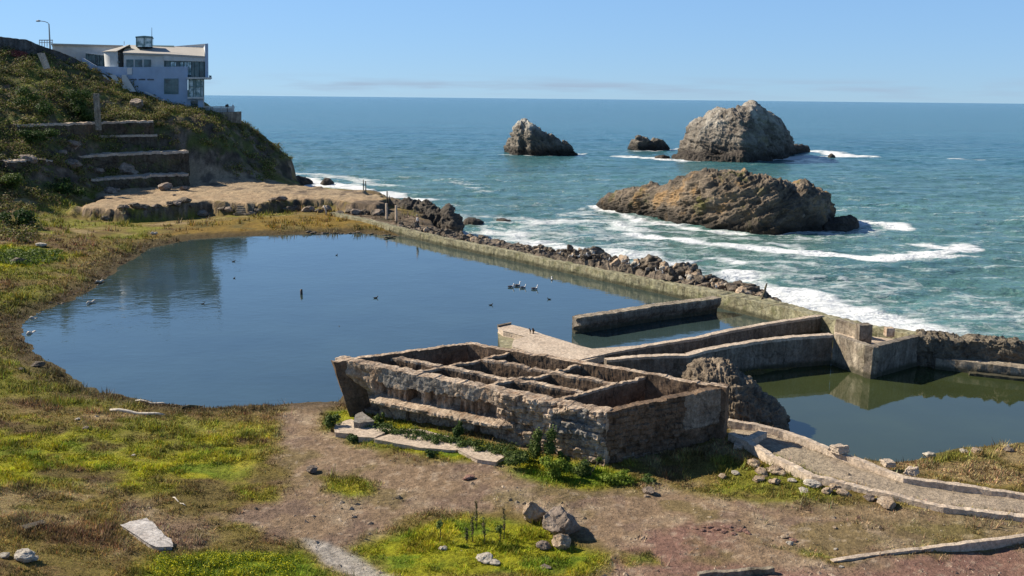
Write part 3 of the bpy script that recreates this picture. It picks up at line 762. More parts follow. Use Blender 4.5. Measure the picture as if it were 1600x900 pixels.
far = P(1345, 509, 2.05); flp = [blk[:2] + np.array([0.3, 0.5]), bc[:2] + np.array([0.0, 0.9]), br[:2] + np.array([-0.2, 0.5]), P(1400, 518, 1.9)[:2], far[:2], P(1305, 500, 1.7)[:2]]
fl = MB(); fl.slab(flp, 0.6, 1.35); fl.build("deck", M_pale, t)
pb = P(1350, 533, 1.6)
o = rough_wall("concrete_stump", [(pb[0] - 0.35, pb[1], 2.75), (pb[0] + 0.55, pb[1] + 0.15, 2.7)], 0.6, 1.3, M_concd, ds=0.1, nz=8, amp=0.05, top=0.06, seed=7)
tag(o, "dark upright concrete stump on top of the corner bastion", "concrete stump")
pw0 = P(1306, 501, 2.2); pw1 = P(1350, 512, 2.2)
o = rough_wall("parapet", [(pw0[0], pw0[1], 2.3), (pw1[0], pw1[1], 2.3)], 0.4, 1.0, M_conc, ds=0.12, nz=8, amp=0.03, top=0.05, seed=8)
tag(o, "short sunlit parapet with two dark holes behind the corner bastion", "parapet")
q_ = P(1391, 520, 2.0)
mb = MB(); mb.box((q_[0] - .3, q_[1] - .1, 1.7), (q_[0] + .3, q_[1] + .5, 2.35)); o = mb.build("small_block", M_ruin, None, 0.06)
tag(o, "small brown block sitting on the seawall right of the bastion", "block")
# rubble-faced wall on the right, with its ledges
o = rough_wall("rubble_wall", wall_px([(1432, 526, 2.1), (1480, 533, 2.0), (1530, 534, 2.0), (1600, 541, 1.95), (1720, 552, 1.9), (1900, 574, 1.9)], 2.0), 2.2, -0.5, mat_rock("rubble_face", [(0.06, 0.05, 0.04), (0.17, 0.14, 0.10), (0.30, 0.24, 0.17)], 2.5, 0.15), ds=0.10, nz=28, amp=0.24, top=0.20, seed=9, capn=14, low=0.8)
tag(o, "rough rubble-faced wall closing the green pool at the far right", "wall")
o = rough_wall("ledge", wall_px([(1462, 560, 0.75), (1530, 568, 0.75), (1600, 576, 0.75), (1750, 594, 0.75), (1900, 612, .75)], .75), 1.3, -0.6, M_conc, ds=0.2, nz=8, amp=0.04, top=0.03, seed=10)
tag(o, "narrow concrete ledge with a pale edge below the rubble-faced wall", "ledge")
o = rough_wall("ledge", wall_px([(1515, 583, 0.18), (1600, 592, 0.18), (1750, 612, 0.18), (1900, 632, .18)], .18), 0.5, -0.6, M_concd, ds=0.2, nz=6, amp=0.03, top=0.03, seed=11)
tag(o, "lowest thin concrete ledge just above the green pool water at far right", "ledge")
# concrete pier between the pools
t = empty("pier", (0.0, 62.0, 0), "pale flat concrete pier with a broken stepped end behind the ruin", "pier")
tp = [P(a, b_, 0.95)[:2] for a, b_ in [(778, 511), (798, 507), (822, 513), (850, 523), (880, 532), (905, 540), (925, 545), (1010, 539), (960, 551), (905, 566), (885, 566), (850, 557), (800, 541), (803, 531), (822, 526), (800, 520), (786, 517)]]
mb = MB(); mb.slab(tp, 0.55, 0.95); mb.build("deck", M_pale, t, 0.03)
tp2 = [P(a, b_, 0.55)[:2] for a, b_ in [(778, 519), (800, 515), (900, 548), (900, 575), (860, 575), (785, 552)]]
mb = MB(); mb.slab(tp2, -0.8, 0.548); mb.build("base", M_concg, t, 0.04)
e1_, e2_ = P(778, 510, 1.0), P(797, 506, 1.0)
mb = MB(); mb.slab([(e1_[0], e1_[1]), (e2_[0], e2_[1]), (e2_[0] + .1, e2_[1] + .35), (e1_[0] - .05, e1_[1] + .3)], 0.8, 1.06); mb.build("end_curb", M_concd, t, 0.03)
for px, py, l in ((833, 521, "thicker dark iron stub standing on the pale pier"), (828, 521, "thinner iron stub beside the thicker one on the pier")):
    w = P(px, py, 0.95); mb = MB(); mb.tube([(w[0], w[1], .9), (w[0] + .03, w[1], 1.15), (w[0] - .04, w[1], 1.35)], [0.11, 0.10, 0.05] if px > 830 else [0.06, .06, .03], 8)
    tag(mb.build("iron_stub", mat_plain("rusty_iron", (0.05, 0.03, 0.02), 0.8)), l, "iron stub")

# ------------------------------------------------------------------ the compartmented ruin
ZT = 3.5
FL = P(533, 562, ZT); FR = P(948, 645, 3.2); BR = P(1140, 602, 3.5); BL = P(735, 534, 3.5)
for q_, z_ in ((FL, ZT), (FR, 3.2), (BR, 3.5), (BL, 3.5)): q_[2] = z_
def bil(u, v):
    a = FL * (1 - u) + FR * u; b_ = BL * (1 - u) + BR * u
    return a * (1 - v) + b_ * v
t = empty("ruined_tank", (float(FL[0]), float(FL[1]), 0.8), "roofless brown concrete ruin divided into open compartments beside the pool", "ruin")
def blocks(s, z, bw, bh, sd):
    """coursed blocks: depth differs from block to block, joints are grooves"""
    z2 = z + 0.06 * vnoise(np.stack([s, z], -1) / 0.9, sd); row = np.floor(z2 / bh)
    s2 = s + 0.5 * bw * (row % 2) + 0.4 * vnoise(np.stack([row * 7.1, s * 0.3], -1), sd + 2); cell = np.floor(s2 / bw)
    dep = vnoise(np.stack([cell + 0.5, row + 0.5], -1) * 1.0 + 0.37, sd + 1)
    g = np.minimum(np.minimum((s2 / bw) % 1, 1 - (s2 / bw) % 1) * bw, np.minimum((z2 / bh) % 1, 1 - (z2 / bh) % 1) * bh)
    return dep + 0.55 * sstep(0.045, 0.0, g)
WD = (FR - FL)[:2] / np.hypot(*(FR - FL)[:2])
def prow(V):
    """the left end of the ruin is undercut: it leans out over its foot"""
    a = (V[:, :2] - FL[None, :2]) @ WD
    k = np.clip(1 - (a + 0.6) / 3.2, 0, 1) * np.clip(3.55 - V[:, 2], 0, 4) * 0.42
    V = V.copy(); V[:, 0] += WD[0] * k; V[:, 1] += WD[1] * k; return V
def front_relief(u, h, z, s):
    p = np.stack([s, z], -1)
    nn = fbm(p / 0.9, 3, 5); n3 = fbm(p / 0.25, 3, 6)
    n5 = fbm(np.stack([s, z * 0 + 3], -1) / 0.3, 3, 61); bl_ = 2.50 + 0.30 * nn + 0.16 * n5
    band = sstep(bl_ + 0.03, bl_ - 0.03, z)               # below the rendered band
    a = sstep(0.15, 0.19, u) * sstep(0.66, 0.6, u)
    low = sstep(1.72, 1.80, z)
    rib = 0.24 * np.maximum(0, np.sin(s * 2 * PI / 0.42 + 2 * nn)) ** 0.7
    rec = 0.03 * n3 + band * low * a * (0.42 - rib - 0.05 * n3)
    hole = 0
    for c_, w_ in ((0.19, .011), (0.315, .022), (0.385, .018), (0.47, .022), (0.60, 0.02)):
        hole = hole + 1.0 * sstep(w_, w_ * 0.6, np.abs(u - c_)) * sstep(1.8, 1.95, z) * sstep(2.55, 2.4, z)
    ledge = -0.50 * sstep(1.76, 1.66, z) * sstep(1.30 - 0.15 * nn, 1.48 - 0.15 * nn, z) * sstep(0.10, 0.14, u) * sstep(0.72, 0.62, u + 0.04 * nn)
    under = (0.25 + 0.2 * nn) * sstep(1.5, 1.3, z) * sstep(0.72, 0.62, u)
    right = sstep(0.60, 0.68, u) * (blocks(s, z, 0.55, 0.30, 4) * 0.16 + 0.05 * n3 + 0.12 * sstep(0.25, 0.5, nn) - 0.06 - 0.12 * sstep(2.2, 2.7, z))
    lft = sstep(0.17, 0.11, u) * (1.1 * sstep(3.3 - u * 6, 1.2, z) * 1.0 + 0.3 * nn * sstep(3.3, 2.9, z))
    return rec + hole + ledge + under + right + lft + 0.05 * n3 * np.maximum(band, sstep(.62, .7, u))
fp = [FL + (FR - FL) * u for u in np.linspace(-0.03, 1.0, 9)]
frontmat = lambda u, h, z, s: (z > 2.48 + 0.30 * fbm(np.stack([s, z], -1) / 0.9, 3, 5) + 0.16 * fbm(np.stack([s, z * 0 + 3], -1) / 0.3, 3, 61)) & (fbm(np.stack([s, z], -1) / 0.6, 4, 71) > -0.22) & (z < 3.42 - 0.25 * u + 0.05 * fbm(np.stack([s, z], -1) / 0.3, 3, 15)) & (u > 0.19 + 0.03 * (z - 3)) & (u < 0.60) | (u > .72) & (fbm(np.stack([s, z], -1) / 1.1, 3, 25) > 0.12) & (z > 1.6)
rough_wall("front_wall", [tuple(p_) for p_ in fp], 0.75, [0.55] * 9, M_ruin, t, ds=0.05, nz=80, amp=0.045, top=0.05, relief=front_relief, seed=31, capn=7, chunk=0.07, low=0.5, mat2=M_plas, matfn=frontmat, deform=prow)
def end_relief(u, h, z, s):
    p = np.stack([s, z], -1); n_1 = fbm(p / 0.8, 3, 8); n3 = fbm(p / 0.2, 3, 9)
    return (sstep(0.66, 0.6, u) * (0.10 * blocks(s, z, 0.5, 0.28, 14) + 0.04) + 0.04 * n3 + 0.25 * sstep(1.5, 1.1, z + 0.6 * n_1) * 0.6)
rough_wall("end_wall", [tuple(FR), tuple(FR + (BR - FR) * .62), tuple(BR)], 0.5, [0.5] * 3, M_ruin_shade, t, ds=0.05, nz=60, amp=0.04, top=0.06, relief=end_relief, seed=32, capn=6, chunk=0.10, low=0.5, mat2=M_plasd, matfn=lambda u, h, z, s: (u > 0.62 + 0.02 * fbm(np.stack([s, z], -1) / .5, 2, 3)) & (z > 1.5))
rough_wall("rear_wall", [tuple(BR), tuple(BL)], 0.5, [-0.6] * 2, M_ruin_shade, t, mat2=M_ruin, ds=0.08, nz=24, amp=0.04, top=0.04, side=1, seed=33, chunk=0.06, low=0.5)  # dark faces, lighter cap: cell shade and lit top painted in
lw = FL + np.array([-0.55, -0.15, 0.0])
rough_wall("left_wall", [tuple(BL), tuple((BL + FL) / 2 + [-.1, 0, 0]), tuple(lw)], 0.38, [-0.6, -0.5, 0.2], M_ruin_shade, t, mat2=M_ruin, ds=0.07, nz=30, amp=0.045, top=0.04, side=1, batter=0, seed=34, low=0.5, deform=prow)  # same painted shade, with the lit top as a lighter cap
def divider(u0, v0, u1, v1, seed, th=0.3, drop=0.10):
    a, b_ = bil(u0, v0), bil(u1, v1); m_ = (a + b_) / 2
    a[2] -= drop; b_[2] -= drop; m_[2] -= drop + 0.05
    d = (b_ - a)[:2]; d /= np.hypot(*d); off = np.array([d[1], -d[0], 0]) * th / 2
    rough_wall("dividing_wall", [tuple(a + off), tuple(m_ + off), tuple(b_ + off)], th, [0.6] * 3, M_ruin_shade, t, mat2=M_ruin, ds=0.07, nz=22, amp=0.035, top=0.06, seed=seed, chunk=0.10, low=0.5, deform=prow)  # shade of the cells painted on the faces, sunlight on the cap
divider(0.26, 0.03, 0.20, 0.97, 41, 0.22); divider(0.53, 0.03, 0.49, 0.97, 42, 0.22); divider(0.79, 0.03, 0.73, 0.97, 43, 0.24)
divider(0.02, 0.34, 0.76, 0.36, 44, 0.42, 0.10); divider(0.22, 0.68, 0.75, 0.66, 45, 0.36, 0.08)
fpoly = [bil(0.02, 0.05), bil(0.98, 0.05), bil(0.98, 0.95), bil(0.02, 0.95)]
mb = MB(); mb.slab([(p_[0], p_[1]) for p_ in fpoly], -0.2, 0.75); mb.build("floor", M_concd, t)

# concrete slabs lying along the foot of the ruin
def slab_obj(name, pts, zt, th, mat, label, cat, group=None, seed=0, parent=None, ground=False):
    poly = []
    k = len(pts)
    for i in range(k):
        a = np.array(P(*pts[i][:2], zt)); b_ = np.array(P(*pts[(i + 1) % k][:2], zt))
        m_ = max(2, int(np.hypot(*(b_ - a)[:2]) / 0.25))
        for j in range(m_):
            p_ = a + (b_ - a) * j / m_
            nn = 0.07 * fbm(np.array([[p_[0] * 2.5, p_[1] * 2.5]]), 3, seed)[0]
            poly.append((p_[0] + nn, p_[1] - nn))
    c = np.mean(poly, 0)
    mb = MB(); mb.slab(poly, zt - th, [zt + 0.05 * float(fbm(np.array([[x, y_]]), 2, seed)[0]) for x, y_ in poly])
    o = mb.build(name, mat, parent, 0.03); tag(o, label, cat, group); return o
SL = [([(523, 664), (548, 655), (560, 662), (545, 676), (524, 674)], "small broken pale slab at the left end of the slab row under the ruin"),
      ([(546, 676), (574, 659), (600, 667), (612, 672), (585, 684), (560, 683)], "pale squarish slab second from the left along the ruin's foot"),
      ([(585, 686), (628, 670), (660, 672), (706, 683), (722, 696), (712, 702), (655, 699)], "longest pale slab in the row along the ruin's foot"),
      ([(716, 703), (728, 696), (760, 702), (788, 713), (775, 722), (745, 717)], "wedge-shaped pale slab at the right end of the slab row under the ruin")]
for i, (pts, lb) in enumerate(SL): slab_obj("flat_slab", pts, 1.0 - 0.01 * i, 0.5, M_pale, lb, "concrete slab", "broken slabs along the ruin", 50 + i)
slab_obj("tilted_slab", [(556, 648), (566, 644), (584, 657), (562, 661), (553, 660)], 1.3, 0.5, M_plas, "grey tilted slab leaning by the ruin's left end", "concrete slab", None, 57)

# ------------------------------------------------------------------ ramp kerbs and low walls
o = rough_wall("kerb", wall_px([(1138, 676, 1.12), (1170, 692, 1.12), (1203, 712, 1.12), (1235, 728, 1.1), (1269, 744, 1.1), (1337, 760, 1.1), (1406, 777, 1.1), (1475, 794, 1.08), (1530, 800, 1.05), (1600, 808, 1.05), (1750, 826, 1.0)], 1.1), 0.36, 0.3, M_pale, ds=0.07, nz=8, amp=0.035, top=0.03, seed=61, chunk=0.06, low=0.35)
tag(o, "nearer low concrete kerb of the earth ramp, chipped along its edge", "kerb")
o = rough_wall("kerb", wall_px([(1136, 657, 1.15), (1180, 664, 1.15), (1225, 675, 1.1), (1265, 690, 1.08), (1303, 706, 1.05), (1360, 727, 1.05), (1412, 748, 1.0), (1447, 752, 1.0), (1520, 762, 0.95), (1600, 774, 0.95), (1750, 792, 0.9)], 1.1), 0.34, -0.3, M_pale, ds=0.08, nz=8, amp=0.03, top=0.02, seed=62, low=0.35)
tag(o, "farther low concrete kerb of the earth ramp, beside the green pool", "kerb")
o = rough_wall("cross_wall", wall_px([(1166, 690, 1.1), (1182, 684, 1.15), (1199, 675, 1.15)], 1.1), 0.45, 0.3, M_pale, ds=0.08, nz=8, amp=0.03, top=0.03, seed=63)
tag(o, "short concrete cross wall at the head of the ramp next to the ruin", "wall")
o = rough_wall("retaining_wall", wall_px([(1303, 877, 0.86), (1380, 865, 0.88), (1460, 856, 0.9), (1500, 851, 0.92), (1600, 838, 0.95), (1750, 818, 1.0)], .9), 0.22, -0.2, M_pale, ds=0.07, nz=8, amp=0.02, top=0.02, seed=64, low=0.4)
tag(o, "thin low retaining wall crossing the bottom right corner of the ground", "retaining wall")
o = rough_wall("buried_curb", wall_px([(1092, 897, 1.0), (1150, 893, 1.02), (1210, 888, 1.02)], 1.0), 0.2, 0.4, M_conc, ds=0.06, nz=6, amp=0.03, top=0.03, seed=65)
tag(o, "half-buried grey curb at the bottom edge near the red dirt", "curb")

# ------------------------------------------------------------------ terraces and old walls on the hill
def hill_wall(name, pts, thick, hgt, mat, label, cat, seed, amp=0.12, group=None, top=0.12, ds=0.35, chunk=0.0):
    path = [tuple(W(a, b_, Y)) for a, b_, Y in pts]
    zb = [p_[2] - hgt for p_ in path]
    o = rough_wall(name, path, thick, zb, mat, None, ds=ds, nz=12, amp=amp, top=top, seed=seed, chunk=chunk, mat2=M_pale if name == 'terrace_wall' else None)  # pale cap colours in sunlight and dust along the wall top
    tag(o, label, cat, group); return o
M_ter = mat_concrete("terrace_concrete", (0.13, 0.105, 0.075), (0.05, 0.04, 0.03), moss=0.6, streak=0.5, scale=0.5)
hill_wall("terrace_wall", [(132, 212, 175), (190, 211, 177), (245, 210, 180)], 1.2, 4.2, M_ter, "topmost of three stepped terrace walls, with a straight pale top edge", "terrace wall", 71, top=0.05)
hill_wall("terrace_wall", [(66, 247, 159), (130, 243, 167), (200, 239, 172), (295, 236, 177)], 4.5, 4.5, M_ter, "longest middle terrace wall on the shaded hillside", "terrace wall", 72)
hill_wall("terrace_wall", [(142, 280, 163), (200, 276, 167), (295, 271, 173)], 4.2, 4.0, M_ter, "lowest terrace wall just above the sandy shelf", "terrace wall", 73)
hill_wall("terrace_wall", [(26, 195, 158), (90, 193, 166), (148, 191, 175), (152, 191, 176), (240, 188, 180)], 1.5, 4.0, M_ter, "overgrown retaining wall across the hillside behind the tall post", "retaining wall", 74)
hill_wall("terrace_wall", [(12, 252, 145), (60, 248, 151), (85, 251, 155)], 3.0, 2.2, M_ter, "short crumbling wall at the left end of the terraces", "terrace wall", 75, amp=0.3)
M_hr = mat_rock("hill_rubble", [(0.06, 0.05, 0.04), (0.15, 0.12, 0.09), (0.30, 0.24, 0.17)], 1.5, 0.15)
wp = W(148, 190, 172); wt = W(149, 146, 172)
mb = MB(); mb.box((wp[0], wp[1], wp[2] - 1.5), (wp[0] + 0.85, wp[1] + 0.8, wt[2])); o = mb.build("concrete_post", M_conc, None, 0.06)
tag(o, "tall square concrete post standing alone above the terraces", "post")
for k, (a, b_, c, d, lb) in enumerate([((62, 84), (68, 83), (77, 107), (72, 108), "pale leaning concrete slab high on the left hillside beside the red patch"),]):
    pts = [W(*p_, 176) for p_ in (a, b_, c, d)]
    mb = MB(); mb.prism([(p_[0], p_[2]) for p_ in pts], 175.2, 176.4); tag(mb.build("leaning_slab", M_pale, None, 0.05), lb, "concrete slab")
# dark retaining wall of the road along the ridge
rp = [(-60, 55, 190), (0, 57, 193), (20, 60, 194), (42, 62, 195), (60, 70, 197), (90, 80, 199), (115, 90, 200.5), (136, 101, 201.5)]
hill_wall("road_wall", rp, 0.6, 3.5, mat_concrete("dark_road_wall", (0.13, 0.125, 0.12), (0.05, 0.05, 0.05), streak=0.6, scale=0.4), "dark stone retaining wall of the road on the ridge at top left", "retaining wall", 76, amp=0.1, top=0.05)
# steps at the shelf's foot
t0 = G(380, 332)
t = empty("stone_steps", tuple(map(float, t0)), "flight of worn stone steps climbing from the marsh onto the shelf", "steps")
for k in range(7):
    z = t0[2] + 0.1 + k * 0.24; y = t0[1] + k * 0.34
    mb = MB(); mb.box((t0[0] - 1.3 - .1 * (k % 2), y, z - 0.5), (t0[0] + 1.2, y + 0.45, z)); mb.build("step", M_conc, t, 0.04)

# ------------------------------------------------------------------ rocks
def displace_rock(V3, closed_shape, amps, seed, strata=None):
    """V3 (nu,nv,3) surface; push along its normals"""
    du = np.gradient(V3, axis=0); dv = np.gradient(V3, axis=1)
    n = np.cross(du, dv); n /= np.linalg.norm(n, axis=-1, keepdims=True) + 1e-9
    p = V3.reshape(-1, 3); d = 0
    q = p.copy()
    if strata is not None:
        R = np.array(strata, float); q = p @ R.T
    for lam, a, rd in amps:
        d = d + a * fbm(q / lam, 5, seed + int(lam * 10), 0.5, rd)
    return V3 + n * d.reshape(V3.shape[:2] + (1,))
def loft_rock(name, prof, mat, label, cat="rock", amps=((6, 0.8, False), (2.5, 0.5, True), (0.8, 0.2, True)), wide=1.0, powz=0.55, powy=0.8, zb=None, nu=220, nv=120, seed=0, strata=None, group=None, lean=0.0, par=None, back=1.0):
    """prof: [(px, py of the crest, py of the near water line)] in the photo; each column gets its own distance from its foot"""
    zb = SEA - 0.6 if zb is None else zb
    pr = np.array(prof, float); s = np.linspace(0, 1, nu); L = (pr[:, 0] - pr[0, 0]) / (pr[-1, 0] - pr[0, 0])
    px = np.interp(s, L, pr[:, 0]); pt = np.interp(s, L, pr[:, 1]); pb = np.interp(s, L, pr[:, 2])
    foot = np.array([P(a, b_, zb + 0.6) for a, b_ in zip(px, pb)])
    # crest height: at distance foot.y + half width
    rows = []
    hw0 = None
    crest = []
    for i in range(nu):
        z = zb
        w = 1.0
        for it in range(6):
            c = W(px[i], pt[i], foot[i, 1] + w); w = max(0.5, (c[2] - zb) * wide * 0.8 + 0.3)
        crest.append((c[0], foot[i, 1] + w, max(c[2], zb + 0.05), w))
    crest = np.array(crest)
    if len(prof) > 12 and zb < -1: crest[:, 2] = np.maximum(crest[:, 2] - 0.5 * sum(a for _, a, r_ in amps if r_), zb + 0.1)
    k = np.ones(9) / 9; crest[:, 3] = np.convolve(np.pad(crest[:, 3], 4, 'edge'), k, 'valid')
    yc = np.convolve(np.pad(foot[:, 1] + crest[:, 3], 4, 'edge'), k, 'valid')
    th = np.linspace(0, PI, nv)
    cy_ = np.sign(np.cos(th)) * np.abs(np.cos(th)) ** powy; sz_ = np.sin(th) ** powz
    endt = (np.minimum(s, 1 - s) * 12).clip(0, 1) ** 0.5
    V3 = np.zeros((nu, nv, 3))
    V3[..., 0] = crest[:, None, 0]
    ww = np.where(cy_[None, :] > 0, crest[:, 3][:, None], crest[:, 3][:, None] * back)
    V3[..., 1] = yc[:, None] - ww * cy_[None, :] * endt[:, None]
    V3[..., 2] = zb + (crest[:, 2] - zb)[:, None] * sz_[None, :] * 1.0
    V3[..., 0] += lean * (V3[..., 2] - zb)
    V3 = displace_rock(V3, False, amps, seed, strata)
    # keep world x consistent with perspective: columns shift with their own depth
    f = grid_faces(nu, nv)[:, ::-1]
    fl = [tuple(a) for a in f.tolist()] + [tuple(range(nv)), tuple((nu - 1) * nv + j for j in reversed(range(nv)))]
    me = mesh_np(name, V3.reshape(-1, 3), fl, mat, True)
    o = obj(name, me, par)
    tag(o, label, cat, group); return o
dip = lambda a: [[math.cos(a), 0, math.sin(a)], [0, 0.7, 0], [-math.sin(a) * 2.6, 0, math.cos(a) * 2.6]]
M_near = mat_rock("seal_rock_near", [(0.045, 0.038, 0.03), (0.16, 0.125, 0.09), (0.36, 0.28, 0.20)], 0.55, 0.5,
    patches=[((0.38, 0.23, 0.10), 0.16, 0.54), ((0.13, 0.12, 0.035), 0.2, 0.56), ((0.36, 0.30, 0.24), 0.33, 0.6)], strata=(1, 1, 1.8), wet=(SEA + 0.3, SEA + 2.2))
loft_rock("sea_rock", [(930, 319, 322), (950, 309, 327), (985, 296, 333), (1010, 292, 337), (1035, 288, 343), (1055, 280, 348), (1078, 272, 352), (1100, 264, 356), (1120, 265, 358), (1140, 263, 360), (1165, 266, 362), (1195, 274, 364), (1225, 281, 363), (1260, 288, 360), (1282, 292, 354), (1292, 302, 348), (1296, 330, 340)],
    M_near, "largest brown rock island with orange patches, nearest to the seawall", seed=5, amps=((9, 1.1, False), (4, 0.9, True), (1.5, 0.42, True), (0.5, 0.14, True)), strata=dip(0.5), powz=0.75, powy=0.75, wide=0.95, nu=420, nv=220)
M_dark = mat_rock("wet_dark_rock", [(0.02, 0.017, 0.014), (0.05, 0.04, 0.032), (0.10, 0.08, 0.06)], 0.9, 0.3)
loft_rock("sea_rock", [(1272, 354, 357), (1285, 346, 360), (1310, 339, 360), (1330, 337, 357), (1341, 345, 352)], M_dark, "small low dark rock touching the right end of the big brown rock", seed=6, amps=((3, 0.5, False), (1, 0.3, True)), powz=0.7, nu=120, nv=80)
M_farr = mat_rock("seal_rock_far", [(0.06, 0.05, 0.04), (0.15, 0.125, 0.10), (0.30, 0.26, 0.21)], 0.32, 0.7, top=((0.44, 0.40, 0.34), 6, 16), strata=(1, 1, 1.5), wet=(SEA + 1.0, SEA + 4.0), patches=[((0.26, 0.21, 0.13), 0.1, 0.58)])
loft_rock("sea_rock", [(1052, 243, 246), (1062, 232, 247), (1070, 212, 248), (1080, 195, 249), (1095, 182, 250), (1115, 172, 251), (1135, 167, 252), (1150, 168, 253), (1163, 164, 253), (1174, 161, 252), (1184, 169, 251), (1200, 175, 250), (1212, 184, 248), (1224, 199, 245), (1232, 216, 243), (1237, 224, 241), (1250, 223, 239), (1262, 230, 237)],
    M_farr, "tallest domed grey rock island with whitened upper slopes, far offshore", seed=7, amps=((16, 1.6, False), (7, 1.3, True), (2.6, 0.6, True), (0.9, 0.25, True)), strata=dip(-0.45), powz=0.7, powy=0.9, wide=0.75, nu=400, nv=200)
loft_rock("sea_rock", [(1050, 245, 247), (1070, 238, 250), (1100, 237, 252), (1120, 242, 253), (1140, 240, 254), (1160, 237, 255), (1175, 243, 253)], M_dark, "dark wet skirt of low rock in front of the tall domed rock", seed=17, amps=((4, 1.1, False), (1.6, 0.7, True)), powz=0.6, nu=160, nv=80)
M_farp = mat_rock("pointed_rock", [(0.05, 0.045, 0.038), (0.15, 0.13, 0.105), (0.30, 0.26, 0.21)], 0.4, 0.7, top=((0.60, 0.57, 0.50), 6, 11), strata=(1, 1, 1.5), wet=(SEA + 0.8, SEA + 3.0))
loft_rock("sea_rock", [(789, 233, 238), (795, 220, 239), (801, 205, 241), (810, 192, 242), (820, 183, 242), (829, 190, 243), (840, 198, 243), (852, 206, 243), (863, 211, 243), (872, 219, 243), (877, 229, 243), (880, 216, 243), (885, 219, 243), (892, 229, 243), (902, 238, 242)],
    M_farp, "pointed dark rock island with a pale tip and a small spike at its right", seed=8, amps=((7, 0.9, False), (3.0, 1.0, True), (1.1, 0.45, True)), strata=dip(-0.9), powz=0.8, wide=0.6, nu=300, nv=140)
loft_rock("sea_rock", [(982, 231, 233), (988, 222, 234), (996, 214, 235), (1006, 215, 235), (1013, 221, 235), (1022, 218, 235), (1034, 221, 235), (1044, 232, 234)], M_farp, "small low jagged rock between the pointed rock and the tall domed rock", seed=9, amps=((4, 0.8, False), (1.6, 0.9, True), (0.7, 0.3, True)), powz=0.8, wide=0.7, nu=160, nv=80)
loft_rock("sea_rock", [(1024, 245, 247), (1034, 243, 248), (1046, 245, 247)], M_dark, "tiny dark rock awash left of the tall domed rock", seed=10, amps=((2, 0.4, True),), nu=50, nv=30)
loft_rock("sea_rock", [(1295, 243, 246), (1299, 240, 246), (1304, 244, 246)], M_dark, "tiny dark rock in the white surf right of the tall domed rock", seed=11, amps=((2, 0.3, True),), nu=40, nv=30)
loft_rock("sea_rock", [(724, 347, 349), (732, 341, 350), (742, 342, 351), (755, 348, 350)], M_dark, "low dark rock in the surf just off the seawall's rubble", seed=12, amps=((1.5, 0.3, True),), nu=60, nv=40)
loft_rock("sea_rock", [(776, 343, 346), (786, 342, 347), (798, 345, 347)], M_dark, "flat dark sliver of rock awash, right of the low surf rock", seed=13, amps=((1.5, 0.2, True),), nu=50, nv=30)
loft_rock("sea_rock", [(502, 286, 289), (508, 279, 290), (515, 280, 290), (522, 286, 289)], M_dark, "rounded dark rock in the surf at the cliff foot", seed=14, amps=((1.5, 0.3, True),), nu=60, nv=40)
loft_rock("sea_rock", [(457, 282, 288), (464, 276, 289), (475, 278, 289), (488, 285, 288)], M_dark, "low dark rock joined to the foot of the cliff", seed=15, amps=((1.5, 0.4, True),), nu=60, nv=40)
M_ridge = mat_rock("shore_ridge_rock", [(0.035, 0.03, 0.025), (0.08, 0.066, 0.052), (0.16, 0.13, 0.10)], 0.8, 0.3)
loft_rock("shore_rock", [(560, 322, 336), (575, 312, 338), (600, 322, 343), (612, 318, 345), (640, 318, 352), (668, 318, 357), (680, 326, 360), (692, 330, 362), (700, 323, 364), (708, 336, 366), (716, 345, 366), (722, 356, 366)],
    M_ridge, "black craggy shore ridge beyond the walking person", seed=16, amps=((4, 0.6, False), (1.8, 0.8, True), (0.7, 0.3, True)), zb=SEA, wide=0.8, powz=0.6, nu=260, nv=100)
# rubble mound at the ruin's right end
M_mound = mat_rock("conglomerate", [(0.07, 0.055, 0.04), (0.20, 0.155, 0.11), (0.36, 0.28, 0.20)], 2.2, 0.12)
loft_rock("rubble_mound", [(1070, 590, 655), (1085, 574, 660), (1100, 568, 664), (1125, 569, 668), (1140, 575, 670), (1158, 592, 670), (1175, 605, 669), (1192, 622, 668), (1208, 635, 667), (1218, 645, 666), (1226, 657, 664)],
    M_mound, "big lumpy mound of conglomerate rubble leaning against the ruin's right end", "rubble mound", seed=18, amps=((2.0, 0.25, False), (0.9, 0.22, False), (0.35, 0.26, True), (.14, .10, True)), zb=-0.4, wide=0.75, powz=0.8, nu=260, nv=160)

# boulders: angular stones cut by planes
def stone_mesh(name, seed, mat, flat=0.7, sub=4, cuts=14, box=False):
    r_ = np.random.default_rng(seed)
    bm_ = bpy.data.meshes.new(name)
    import bmesh
    bm = bmesh.new(); bmesh.ops.create_icosphere(bm, subdivisions=sub, radius=1.0)
    V = np.array([v.co[:] for v in bm.verts]); 
    ns = r_.normal(size=(cuts, 3)); ns /= np.linalg.norm(ns, axis=1)[:, None]
    if box: ns = np.array([[1, 0, 0], [-1, 0, 0], [0, 1, 0], [0, -1, 0], [0, 0, 1], [0, 0, -1]], float) + r_.normal(size=(6, 3)) * 0.12; ns /= np.linalg.norm(ns, axis=1)[:, None]
    V = V * 1.15
    for n_v in ns:
        h = r_.uniform(0.62, 0.9) if not box else r_.uniform(0.6, 0.72)
        d = V @ n_v; ex = np.maximum(0, d - h); V = V - ex[:, None] * n_v * 0.96
    V = V + np.stack([fbm(V * 2.2 + seed, 4, seed), fbm(V * 2.2 + 5 + seed, 4, seed + 1), fbm(V * 2.2 + 9 + seed, 4, seed + 2)], -1) * 0.22
    V = V * np.array([1, 0.85, flat])
    for v, c in zip(bm.verts, V): v.co = c
    bm.to_mesh(bm_); bm.free()
    bm_.polygons.foreach_set("use_smooth", [False] * len(bm_.polygons)); bm_.materials.append(mat); return bm_
M_tan = mat_rock("tan_stone", [(0.20, 0.135, 0.085), (0.42, 0.31, 0.21), (0.62, 0.51, 0.38)], 3.0, 0.06)
